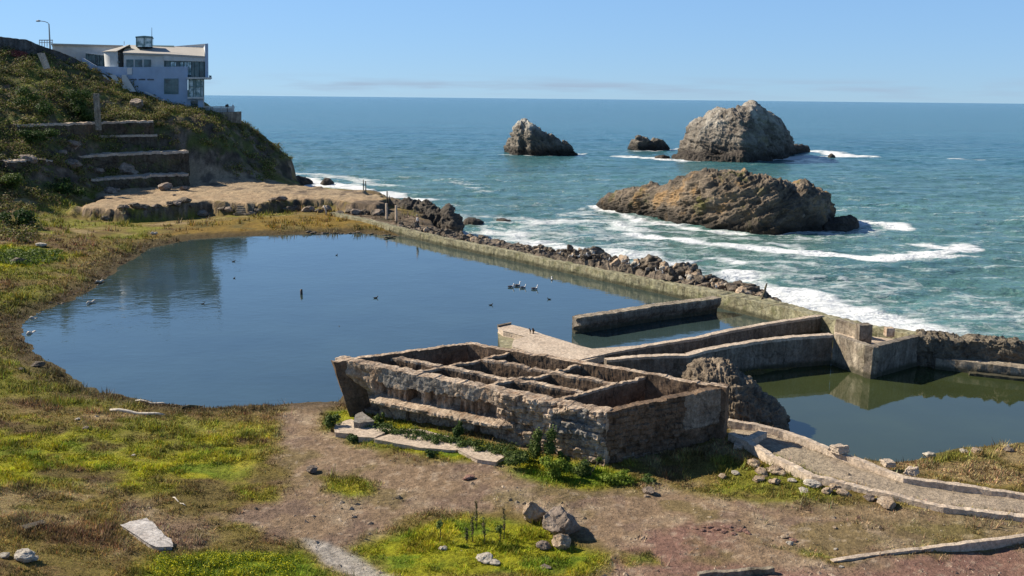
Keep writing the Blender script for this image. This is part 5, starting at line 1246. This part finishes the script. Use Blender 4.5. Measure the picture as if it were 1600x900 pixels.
# ------------------------------------------------------------------ plants
M_leaf = mat_tint("leaves", 0.7, 0.2, 3.0, 0, 0.25)
def leaf_cloud(centers, radii, count, size, cols, flat=1.0, surf=0.5, up=0.3, seed=0):
    """count leaves scattered through ellipsoids; returns verts, faces, colours"""
    r_ = np.random.default_rng(seed)
    centers = np.asarray(centers, float); radii = np.asarray(radii, float)
    if radii.ndim == 1: radii = np.stack([radii, radii, radii * flat], -1)
    k = r_.integers(0, len(centers), count) if True else 0
    wv = radii[:, 0] ** 2; k = r_.choice(len(centers), count, p=wv / wv.sum())
    d = r_.normal(size=(count, 3)); d /= np.linalg.norm(d, axis=1)[:, None]
    rad_ = (surf + (1 - surf) * r_.random(count))[:, None]
    c = centers[k] + d * rad_ * radii[k] * (1 + 0.25 * r_.normal(size=(count, 1)))
    n = d + r_.normal(size=(count, 3)) * 0.6 + np.array([0, 0, up]); n /= np.linalg.norm(n, axis=1)[:, None]
    a = np.cross(n, r_.normal(size=(count, 3))); a /= np.linalg.norm(a, axis=1)[:, None]; b_ = np.cross(n, a)
    s = (size * r_.uniform(0.6, 1.4, count))[:, None]
    V = np.stack([c - a * s, c + b_ * s * .55, c + a * s + n * s * .2, c - b_ * s * .55], 1).reshape(-1, 3)
    f = np.arange(count * 4).reshape(-1, 4)
    cl_ = np.array(cols)[r_.integers(0, len(cols), count)] * r_.uniform(0.75, 1.25, (count, 1))
    return V, f, np.repeat(cl_, 4, 0)
def leafy(name, centers, radii, count, size, cols, label, cat, flat=1.0, seed=0, group=None, kind=None, stem=None, surf=0.4):
    V, f, c = leaf_cloud(centers, radii, count, size, cols, flat, surf, seed=seed)
    me = mesh_np(name, V, f, M_leaf, False, c); o = obj(name, me)
    if kind: tag(o, kind=kind, label=label)
    else: tag(o, label, cat, group)
    return o
GR = [(0.055, 0.09, 0.018), (0.085, 0.125, 0.025), (0.13, 0.165, 0.045)]
BR_ = [(0.14, 0.20, 0.02), (0.19, 0.24, 0.03), (0.11, 0.16, 0.015)]
DK = [(0.03, 0.06, 0.012), (0.05, 0.085, 0.018), (0.07, 0.11, 0.03)]
def bush(px, py, wpx, hpx, cols, label, seed, n=700, leaf=0.07, cat="bush", z=None, group=None):
    g_ = G(px, py) if z is None else P(px, py, z); d = (g_ - CAM) @ fwd; w = wpx * d / F / 2; h = hpx * d / F / 2 / 0.93
    r_ = np.random.default_rng(seed); cs = []; rs = []
    for k in range(7):
        cs.append(g_ + np.array([r_.uniform(-.7, .7) * w, r_.uniform(-.6, .6) * w, h * r_.uniform(0.3, 1.5)])); q_ = r_.uniform(.22, .48); rs.append([w * q_, w * q_, h * q_])
    t = empty("leafy_bush", tuple(map(float, g_)), label, cat, group)
    V, f, c = leaf_cloud(cs, rs, n, leaf, cols, seed=seed); obj("foliage", mesh_np("foliage", V, f, M_leaf, False, c), t)
    mb = MB()
    for k in range(5): c0 = cs[k]; mb.tube([(g_[0] + .1 * (k - 2) * w, g_[1], g_[2] - .1), tuple((g_ + c0) / 2 + [0.02, 0, 0]), tuple(c0)], [.03, .022, .01], 5)
    mb.build("stem", M_iron, t)
GG = "bushes along the ruin's foot"
for k, (px, py, w, h, cl_, lb) in enumerate([
    (713, 690, 26, 40, DK, "tall dark green bush standing against the ruin's ledge above the slabs"),
    (592, 662, 18, 22, GR, "small green bush at the left end of the ruin's ledge"),
    (520, 675, 30, 28, GR, "green bush at the ruin's left corner by the dirt path"),
    (848, 722, 44, 62, GR, "tallest leafy bush against the ruin near its front corner"),
    (822, 690, 22, 40, DK, "narrow bush growing on the ruin wall left of the tallest bush"),
    (883, 732, 26, 30, GR, "rounded bush right of the tallest bush by the ruin"),
    (922, 742, 44, 28, GR, "pale-flecked bush at the edge of the ruin's shadow"),
    (808, 728, 50, 26, GR, "low spreading bush at the right end of the slabs"),
    (868, 745, 54, 34, BR_, "brightest yellow-green bush in front of the ruin"),
    (958, 752, 60, 16, BR_, "low bright green growth trailing right along the shadow edge"),
    (1012, 752, 30, 10, GR, "lowest green clump farthest right at the shadow edge"),
    (555, 690, 24, 12, DK, "dark low tuft in front of the slab row's left part"), (672, 713, 26, 12, DK, "dark low tuft in front of the longest slab")]):
    bush(px, py, w, h, cl_, lb, 300 + k, n=int(500 + w * h * 1.1), leaf=0.055)
# fringe of low green along the foot of the ruin
cs = []; rs = []
for k in range(90):
    u = k / 90; px = 565 + 260 * u + random.uniform(-6, 6); py = 666 + 46 * u + random.uniform(-6, 6)
    g_ = P(px, py, 0.95); cs.append(g_ + [0, 0, .08]); rs.append([.28, .24, random.uniform(.12, .26)])
leafy("ground_cover", cs, rs, 9000, 0.05, GR + DK, "low green creeping plants along the foot of the ruin", None, kind="stuff", seed=3)
# yellow flowers at the bottom
cs = []; rs = []
for k in range(60):
    px = random.uniform(250, 470); py = random.uniform(870, 905); g_ = G(px, py); cs.append(g_ + [0, 0, .05]); rs.append([.35, .35, .16])
leafy("flower_carpet", cs, rs, 12000, 0.03, [(0.55, 0.50, 0.01), (0.12, 0.18, 0.01), (0.14, 0.20, 0.015), (0.40, 0.40, 0.02)], "yellow flowering ground cover at the bottom of the left half", None, kind="stuff", seed=4)
# bright green leafy patch on the left bank
cs = []; rs = []
for k in range(80):
    px = random.uniform(-20, 90); py = random.uniform(393, 413) - abs(px - 40) * .03; g_ = G(px, py); cs.append(g_ + [0, 0, .1]); rs.append([.8, .8, .25])
leafy("nasturtium_patch", cs, rs, 9000, 0.12, BR_ + GR, "bright green leafy patch on the left bank", None, kind="stuff", seed=6)
# tall weed stalks on the bottom green patch
def weed(px, py, hpx, label, kind=0):
    g_ = G(px, py); d = (g_ - CAM) @ fwd; h = hpx * d / F / .93
    t = empty("weed_stalk", tuple(map(float, g_)), label, "weed", "tall weeds on the near green patch")
    mb = MB(); mb.tube([(g_[0], g_[1], g_[2] - .05), (g_[0] + .05, g_[1], g_[2] + h * .5), (g_[0] - .06, g_[1] + .03, g_[2] + h)], [.025, .018, .008], 5); mb.build("stem", M_ter, t)
    n = 90 if kind == 0 else 160
    cs = [g_ + np.array([0, 0, h * s_]) for s_ in (np.linspace(.35, .98, 7) if kind == 0 else (.8, .9))]
    V, f, c = leaf_cloud(cs, np.full((len(cs), 3), .07 if kind == 0 else .14), n, .045, [(0.09, 0.12, 0.03), (0.16, 0.13, 0.06), (0.12, 0.09, 0.05)] if kind == 0 else GR, seed=int(px)); obj("leaves", mesh_np("leaves", V, f, M_leaf, False, c), t)
for px, py, h, l, kd in [(687, 848, 34, "round-headed green weed, leftmost of the tall stalks", 1), (744, 826, 42, "thin dark stalk with no leaves near its base at the dirt edge", 0), (738, 846, 38, "leafy green weed left of centre of the near green patch", 0), (756, 850, 40, "branched weed in the middle of the tall stalks", 0), (787, 842, 48, "tallest dark flower stalk above the near green patch", 0), (780, 850, 28, "yellowish weed at the foot of the tallest stalk", 1), (729, 850, 24, "short weed beside the leafy one", 0), (950, 790, 0.1, "", 0)]:
    if l: weed(px, py, h, l, kd)
# red patch of succulents near the ridge
cs = []; rs = []
for k in range(34):
    u = random.random(); px = 18 + 28 * u; py = 84 + 10 * u + random.uniform(-3, 4); g_ = G(px, py); cs.append(g_ + [0, 0, .1]); rs.append([.9, .9, .35])
leafy("red_succulents", cs, rs, 5200, 0.14, [(0.30, 0.075, 0.06), (0.36, 0.11, 0.09), (0.20, 0.06, 0.045)], "patch of red succulents high on the left hillside", None, kind="stuff", seed=8)
# scrub over the hillside
r5 = np.random.default_rng(21); cs = []; rs = []; cc = []
while len(cs) < 2600:
    px, py = r5.uniform(-60, 460), r5.uniform(55, 345)
    g_ = G(px, py) if False else None
    a_ = r5.uniform(-0.62, -0.22); d_ = r5.uniform(118, 222); x_, y_ = d_ * math.sin(a_), d_ * math.cos(a_)
    c_, z_, i_, j_ = near_color(np.array([x_]), np.array([y_])); z_ = float(z_[0])
    if z_ < 1.6: continue
    if float(sd_poly(SHELF, np.array([x_]), np.array([y_]))[0]) > -1: continue
    if z_ < 3 and r5.random() > .5: continue
    if x_ > -0.245 * y_ and z_ < 4: continue
    if float(rockm[i_[0], j_[0]]) > 0.5 and r5.random() > .4: continue
    s_ = r5.uniform(.5, 1.5); cs.append((x_, y_, z_ + .15 * s_)); rs.append((s_, s_, s_ * .55))
V, f, c = leaf_cloud(cs, rs, 260000, 0.15, [(0.10, 0.12, 0.022), (0.17, 0.19, 0.035), (0.26, 0.25, 0.06), (0.26, 0.19, 0.09), (0.06, 0.075, 0.02), (0.20, 0.14, 0.075)], 1, .55, seed=9)
# hue drifts from clump to clump
hv = fbm(V[:, :2] / 6, 3, 101)[:, None]; c = np.clip(c * (1 + 0.5 * hv * np.array([1.0, 0.9, 0.8])), 0.01, 0.5)
tag(obj("hillside_scrub", mesh_np("hillside_scrub", V, f, M_leaf, False, c)), "low green and brown scrub covering the hillside", kind="stuff")
# a few larger bushes one can tell apart on the hill
for k, (px, py, w, h, cl_, lb) in enumerate([(52, 172, 76, 44, DK, "largest dark rounded bush on the left hillside"), (118, 172, 52, 34, DK, "dark bush left of the tall concrete post"), (130, 186, 40, 30, DK, "smaller olive bush directly beside the tall concrete post"), (20, 300, 60, 30, GR, "green bush low on the left hillside above the bank"), (105, 305, 70, 34, DK, "dark green bush on the lower hillside left of the sandy shelf"), (30, 355, 60, 28, DK, "dark bush at the left edge above the bright green patch"), (62, 235, 50, 28, DK, "dark bush at the left end of the terraces")]):
    bush(px, py, w, h, [tuple(np.array(q_) * 1.0) for q_ in cl_], lb, 400 + k, n=2600, leaf=0.17)
# grass and dry growth on the near ground
def grass(name, n, prob, hgt, label, seed, rmax=125, wid=0.022):
    r_ = np.random.default_rng(seed)
    a_ = r_.uniform(-0.56, 0.56, n * 3); d_ = 30 * (rmax / 30) ** (r_.random(n * 3) ** 1.0)
    x_ = d_ * np.sin(a_); y_ = d_ * np.cos(a_); c_, z_, i_, j_ = near_color(x_, y_)
    pr = prob(x_, y_, i_, j_, z_)
    ok = (r_.random(len(x_)) < pr)
    x_, y_, d_, c_ = x_[ok][:n], y_[ok][:n], d_[ok][:n], c_[ok][:n]
    z_ = H(x_, y_); m = len(x_); k = d_ / 40
    nb = 4
    th = r_.uniform(0, 2 * PI, (m, nb)); hv = fbm(np.stack([x_, y_], -1) / 0.9, 3, seed + 5)[:, None]; ln = hgt * (0.5 + r_.random((m, nb))) * np.clip(1 + 1.6 * hv, 0.25, 2.4) * (0.75 + .35 * k[:, None]); lean_ = r_.uniform(0.3, 1.1, (m, nb))
    bx = x_[:, None] + 0.07 * k[:, None] * r_.normal(size=(m, nb)); by = y_[:, None] + 0.07 * k[:, None] * r_.normal(size=(m, nb)); bz = np.repeat(z_[:, None], nb, 1) - .02
    wd = wid * k[:, None] * (0.7 + .6 * r_.random((m, nb)))
    pa = th + PI / 2
    A = np.stack([bx - wd * np.cos(pa), by - wd * np.sin(pa), bz], -1); B = np.stack([bx + wd * np.cos(pa), by + wd * np.sin(pa), bz], -1)
    T = np.stack([bx + ln * lean_ * np.cos(th) * .8, by + ln * lean_ * np.sin(th) * .8, bz + ln], -1)
    V = np.stack([A, B, T], 2).reshape(-1, 3); f = np.arange(m * nb * 3).reshape(-1, 3)
    cc = np.clip(c_[:, None, :] * r_.uniform(0.75, 1.9, (m, nb, 1)) * np.clip(1.0 + 0.9 * fbm(np.stack([x_, y_], -1) / 0.6, 2, seed + 8), .4, 1.7)[:, None, None] * (1 + 0.12 * r_.normal(size=(m, nb, 3))), .005, .8)
    cc = np.repeat(cc.reshape(-1, 3), 3, 0)
    tag(obj(name, mesh_np(name, V, f, M_leaf, False, cc)), label, kind="stuff")
gflat = np.maximum.reduce([g1, g2, g3, g4, g5, g6, g7, g9]) 
def veg_prob(x, y, i, j, z):
    base = 0.55 * (1 - dm[i, j]) * (1 - np.clip(ramp_m[i, j] + pathm[i, j], 0, 1)) * (1 - sandm[i, j]) * (1 - bk[i, j]) * (z > 0.08)
    return base * (0.35 + 0.65 * sstep(-0.3, 0.4, nD[i, j] + 0.4 * gflat[i, j]))
grass("meadow_grass", 170000, veg_prob, 0.085, "short green and dried grass covering the near ground", 31)
def scrub_prob(x, y, i, j, z): return sstep(0.12, 0.4, nB[i, j] + .3 * nA[i, j]) * (1 - dm[i, j]) * (1 - gflat[i, j]) * (z > 0.1) * (1 - sandm[i, j]) * (1 - np.clip(ramp_m[i, j] + pathm[i, j], 0, 1)) + 0.10 * dm[i, j] * sstep(.2, .5, nD[i, j])
grass("dry_scrub", 45000, scrub_prob, 0.19, "brown dry stalks and low scrub among the grass", 32, rmax=160, wid=0.02)

# pebbles strewn over the bare dirt
r6 = np.random.default_rng(55); N6 = 60000
a_ = r6.uniform(-0.5, 0.53, N6); d_ = 32 * (62 / 32) ** r6.random(N6); x_ = d_ * np.sin(a_); y_ = d_ * np.cos(a_)
c_, z_, i_, j_ = near_color(x_, y_)
ok = r6.random(N6) < np.clip(0.75 * dm[i_, j_] + 0.3 * pathm[i_, j_] + 0.15 * ramp_m[i_, j_], 0.015, 1) * (0.15 + 0.85 * sstep(0.0, 0.45, nD[i_, j_]))
x_, y_, c_ = x_[ok][:15000], y_[ok][:15000], c_[ok][:15000]; z_ = H(x_, y_); m = len(x_)
ok = z_ > 0.1
bv = np.array([(1, 0, 0), (0, 1, 0), (-1, 0, 0), (0, -1, 0), (0, 0, 1), (0, 0, -.6)]) ; bf = np.array([(0, 1, 4), (1, 2, 4), (2, 3, 4), (3, 0, 4), (1, 0, 5), (2, 1, 5), (3, 2, 5), (0, 3, 5)])
s_ = 0.018 + 0.035 * r6.random(m) ** 3 + 0.09 * (r6.random(m) < 0.012); th = r6.uniform(0, 6.28, m)
sc_ = np.stack([s_ * r6.uniform(.8, 1.6, m), s_ * r6.uniform(.7, 1.2, m), s_ * r6.uniform(.5, .9, m)], -1)
L_ = bv[None] * sc_[:, None] + r6.normal(size=(m, 6, 3)) * .15 * s_[:, None, None]
V = np.stack([L_[..., 0] * np.cos(th)[:, None] - L_[..., 1] * np.sin(th)[:, None] + x_[:, None], L_[..., 0] * np.sin(th)[:, None] + L_[..., 1] * np.cos(th)[:, None] + y_[:, None], L_[..., 2] + z_[:, None]], -1)
cc = np.clip((c_ * 0.4 + np.array([0.25, 0.20, 0.15]) * r6.uniform(.2, 1.5, (m, 1))), .01, .6)
tag(obj("pebbles", mesh_np("pebbles", V.reshape(-1, 3), (bf[None] + 6 * np.arange(m)[:, None, None]).reshape(-1, 3), M_ground, False, np.repeat(cc, 6, 0))), "loose pebbles strewn over the bare dirt", kind="stuff")

# ------------------------------------------------------------------ birds and the walker
M_bw = mat_plain("white_feathers", (0.75, 0.74, 0.71), 0.8, var=0.05); M_bg = mat_plain("grey_feathers", (0.09, 0.09, 0.10), 0.8, var=0.1); M_bk = mat_plain("black_feathers", (0.018, 0.016, 0.015), 0.7)
def ell(mb, c, r, n=10, m=8):
    b0 = len(mb.v)
    for i in range(m + 1):
        ph = PI * i / m
        for k in range(n):
            t_ = 2 * PI * k / n; mb.v.append((c[0] + r[0] * math.cos(ph), c[1] + r[1] * math.sin(ph) * math.cos(t_), c[2] + r[2] * math.sin(ph) * math.sin(t_)))
    for i in range(m):
        for k in range(n): mb.f.append((b0 + i * n + k, b0 + i * n + (k + 1) % n, b0 + (i + 1) * n + (k + 1) % n, b0 + (i + 1) * n + k))
def bird_body(name, mat, s=1.0, neck=0.2):
    """one continuous lofted surface: tail, body, neck and head"""
    pts = [(-.32, 0, .10, .012, .01), (-.24, 0, .09, .045, .03), (-.12, 0, .05, .10, .08), (0, 0, .03, .125, .11), (.10, 0, .05, .105, .10), (.165, 0, .12, .06, .055), (.185, 0, .12 + neck * .45, .042, .04), (.20, 0, .13 + neck * .8, .048, .046), (.225, 0, .14 + neck, .055, .05), (.265, 0, .135 + neck, .035, .03), (.30, 0, .125 + neck, .013, .012), (.345, 0, .12 + neck, .003, .003)]
    n = 10; V = []; 
    P3 = np.array([p_[:3] for p_ in pts]); T3 = np.gradient(P3, axis=0); T3 /= np.linalg.norm(T3, axis=1)[:, None]
    for (x, y, z, ry, rz_), tt in zip(pts, T3):
        nx = np.array([-tt[2], 0, tt[0]])
        for k in range(n):
            a = 2 * PI * k / n; V.append(np.array([x, y, z]) + np.array([0, 1, 0]) * ry * math.cos(a) + nx * rz_ * math.sin(a))
    f = [tuple(q_) for q_ in grid_faces(len(pts), n, True).tolist()] + [tuple(range(n)), tuple((len(pts) - 1) * n + k for k in reversed(range(n)))]
    return mesh_np(name, np.array(V) * s, f, mat, True)
gb = bird_body("gull_body", M_bw); cb = bird_body("duck_body", M_bk, 0.85, 0.09)
mbw = MB()
for sgn in (-1, 1): ell(mbw, (-.08, sgn * .095, .085), (.26, .035, .075))
wing_me = mesh_np("wings", mbw.v, mbw.f, M_bg, True)
def bird(px, py, kind, label, rz, z=0.0, s=1.0, cat=None, group=None):
    w = P(px, py, z)
    o = bpy.data.objects.new("gull" if kind else "duck", gb if kind else cb); col.objects.link(o); o.location = (w[0], w[1], z + (0.0 if z < .1 else .05)); o.rotation_euler = (0, 0, rz); o.scale = (s * (0.72 if kind else .5),) * 3
    tag(o, label, "gull" if kind else "duck", group)
    if kind: c = bpy.data.objects.new("wings", wing_me); col.objects.link(c); c.parent = o
for px, py, k, rz, l, s in [(799, 449, 1, 0.0, "leftmost gull of four on the pool, facing right", 1.5), (809, 447, 1, 0.5, "gull with raised white head, second from the left on the pool", 1.7), (818, 450, 1, 0.2, "third gull of the group on the pool, head low", 1.4), (836, 452, 1, 0.1, "gull floating apart at the right of the group on the pool", 1.6),
                      (862, 437, 1, 1.5, "small gull nearest to the seawall's reflection", 1.2), (858, 468, 0, 3.0, "dark duck below the gull floating apart", 1.6), (767, 477, 0, 0.3, "dark duck on the pool left of and below the gulls", 1.6), (587, 466, 0, 0.4, "dark duck in the middle of the pool right of the post", 1.9), (526, 399, 0, 1.0, "tiny dark duck near the pool's far shore", 1.5), (530, 510, 0, 2.0, "lone dark duck in the near middle of the pool", 0.7), (365, 409, 0, 0.2, "dark duck right of the building's reflection, farther of two", 1.6), (366, 435, 0, 1.2, "dark duck right of the building's reflection, nearer of two", 1.4), (317, 475, 0, 0.4, "dark duck at the tip of the building's reflection", 1.4), (899, 504, 0, 1.0, "tiny dark duck beside the pool wall's crumbled end", 1.0)]:
    bird(px, py, k, l, rz, 0.0, s)
# gulls resting on the rubble behind the seawall
rb_ = random.Random(8)
for k in range(12):
    u = rb_.uniform(4.2, 11.0); px, py, hh = along(u)
    w = P(px, py, 1.1); w[0] += .4; w[1] += .3
    o = bpy.data.objects.new("gull", gb); col.objects.link(o); o.location = (w[0] + rb_.uniform(.3, 1.2), w[1] + rb_.uniform(.3, .8), 1.12 + .4 * hh * rb_.random()); o.rotation_euler = (0, 0, rb_.uniform(0, 6.28)); o.scale = (.8,) * 3
    tag(o, "white gull resting among the rubble along the top of the seawall", "gull", "gulls resting on the seawall rubble"); c = bpy.data.objects.new("wings", wing_me); col.objects.link(c); c.parent = o

def skin_body(name, joints, edges, radii, mat, parent=None, sub=2, loc=(0, 0, 0)):
    me = bpy.data.meshes.new(name); me.from_pydata([tuple(j) for j in joints], edges, []); me.materials.append(mat)
    o = bpy.data.objects.new(name, me); col.objects.link(o)
    sk = o.modifiers.new("skin", 'SKIN'); sk.use_smooth_shade = True
    for i, r_ in enumerate(radii):
        v_ = me.skin_vertices[0].data[i]; v_.radius = (r_, r_) if not hasattr(r_, '__len__') else r_; v_.use_root = (i == 0)
    s_ = o.modifiers.new("sub", 'SUBSURF'); s_.levels = sub; s_.render_levels = sub
    if parent: o.parent = parent
    o.location = loc; return o
pw = P(648, 357, 1.05); pw[0] += 0.35; pw[1] += 0.3
M_skin = mat_plain("skin", (0.45, 0.28, 0.20), 0.6, var=0.05); M_jk = mat_plain("grey_jacket", (0.34, 0.34, 0.36), 0.85, var=.12); M_tr = mat_plain("dark_trousers", (0.018, 0.018, 0.024), 0.85); M_hr_ = mat_plain("grey_hair", (0.30, 0.28, 0.26), 0.8)
J = [(0, 0, .95), (0, 0, 1.15), (0.02, 0, 1.38), (0.05, 0, 1.48), (0.07, 0, 1.56), (0.09, 0, 1.66), (0.10, 0, 1.74),
     (0.02, .17, 1.40), (-.03, .22, 1.14), (.07, .22, .93), (0.10, .22, .85), (0.02, -.17, 1.40), (0.05, -.22, 1.14), (.16, -.21, .96), (.19, -.2, .88),
     (0, .09, .90), (.14, .10, .50), (.10, .10, .08), (.24, .11, .04), (0, -.09, .90), (-.06, -.10, .50), (-.20, -.10, .10), (-.08, -.10, .04)]
E = [(0, 1), (1, 2), (2, 3), (3, 4), (4, 5), (5, 6), (2, 7), (7, 8), (8, 9), (9, 10), (2, 11), (11, 12), (12, 13), (13, 14), (0, 15), (15, 16), (16, 17), (17, 18), (0, 19), (19, 20), (20, 21), (21, 22)]
R_ = [.13, .13, .14, .055, .06, .10, .075, .06, .045, .035, .04, .06, .045, .035, .04, .085, .06, .045, .04, .085, .06, .045, .04]
pe = skin_body("person", J, E, R_, M_skin, None, 2, tuple(map(float, (pw[0], pw[1], 1.04)))); pe.rotation_euler = (0, 0, math.radians(200))
tag(pe, "person in a pale grey jacket and dark trousers walking along the top of the seawall", "person")
sub_ = lambda idx: ([J[i] for i in idx], [(idx.index(a), idx.index(b_)) for a, b_ in E if a in idx and b_ in idx])
ji, je = sub_([0, 1, 2, 7, 8, 9, 11, 12, 13]); skin_body("jacket", ji, je, [.165, .165, .165, .085, .065, .055, .085, .065, .055], M_jk, pe)
ji, je = sub_([0, 15, 16, 17, 19, 20, 21]); skin_body("trousers", ji, je, [.155, .11, .08, .065, .11, .08, .065], M_tr, pe)
mb = MB(); ell(mb, (.075, 0, 1.735), (.115, .108, .08)); h_ = mesh_np("hair", mb.v, mb.f, M_hr_, True); ho = bpy.data.objects.new("hair", h_); col.objects.link(ho); ho.parent = pe
for s_ in (-1, 1):
    J2 = [(0.10 if s_ > 0 else .19, .22 * s_ * .97, .85 if s_ > 0 else .88), (.11 if s_ > 0 else .20, .22 * s_, .80)]
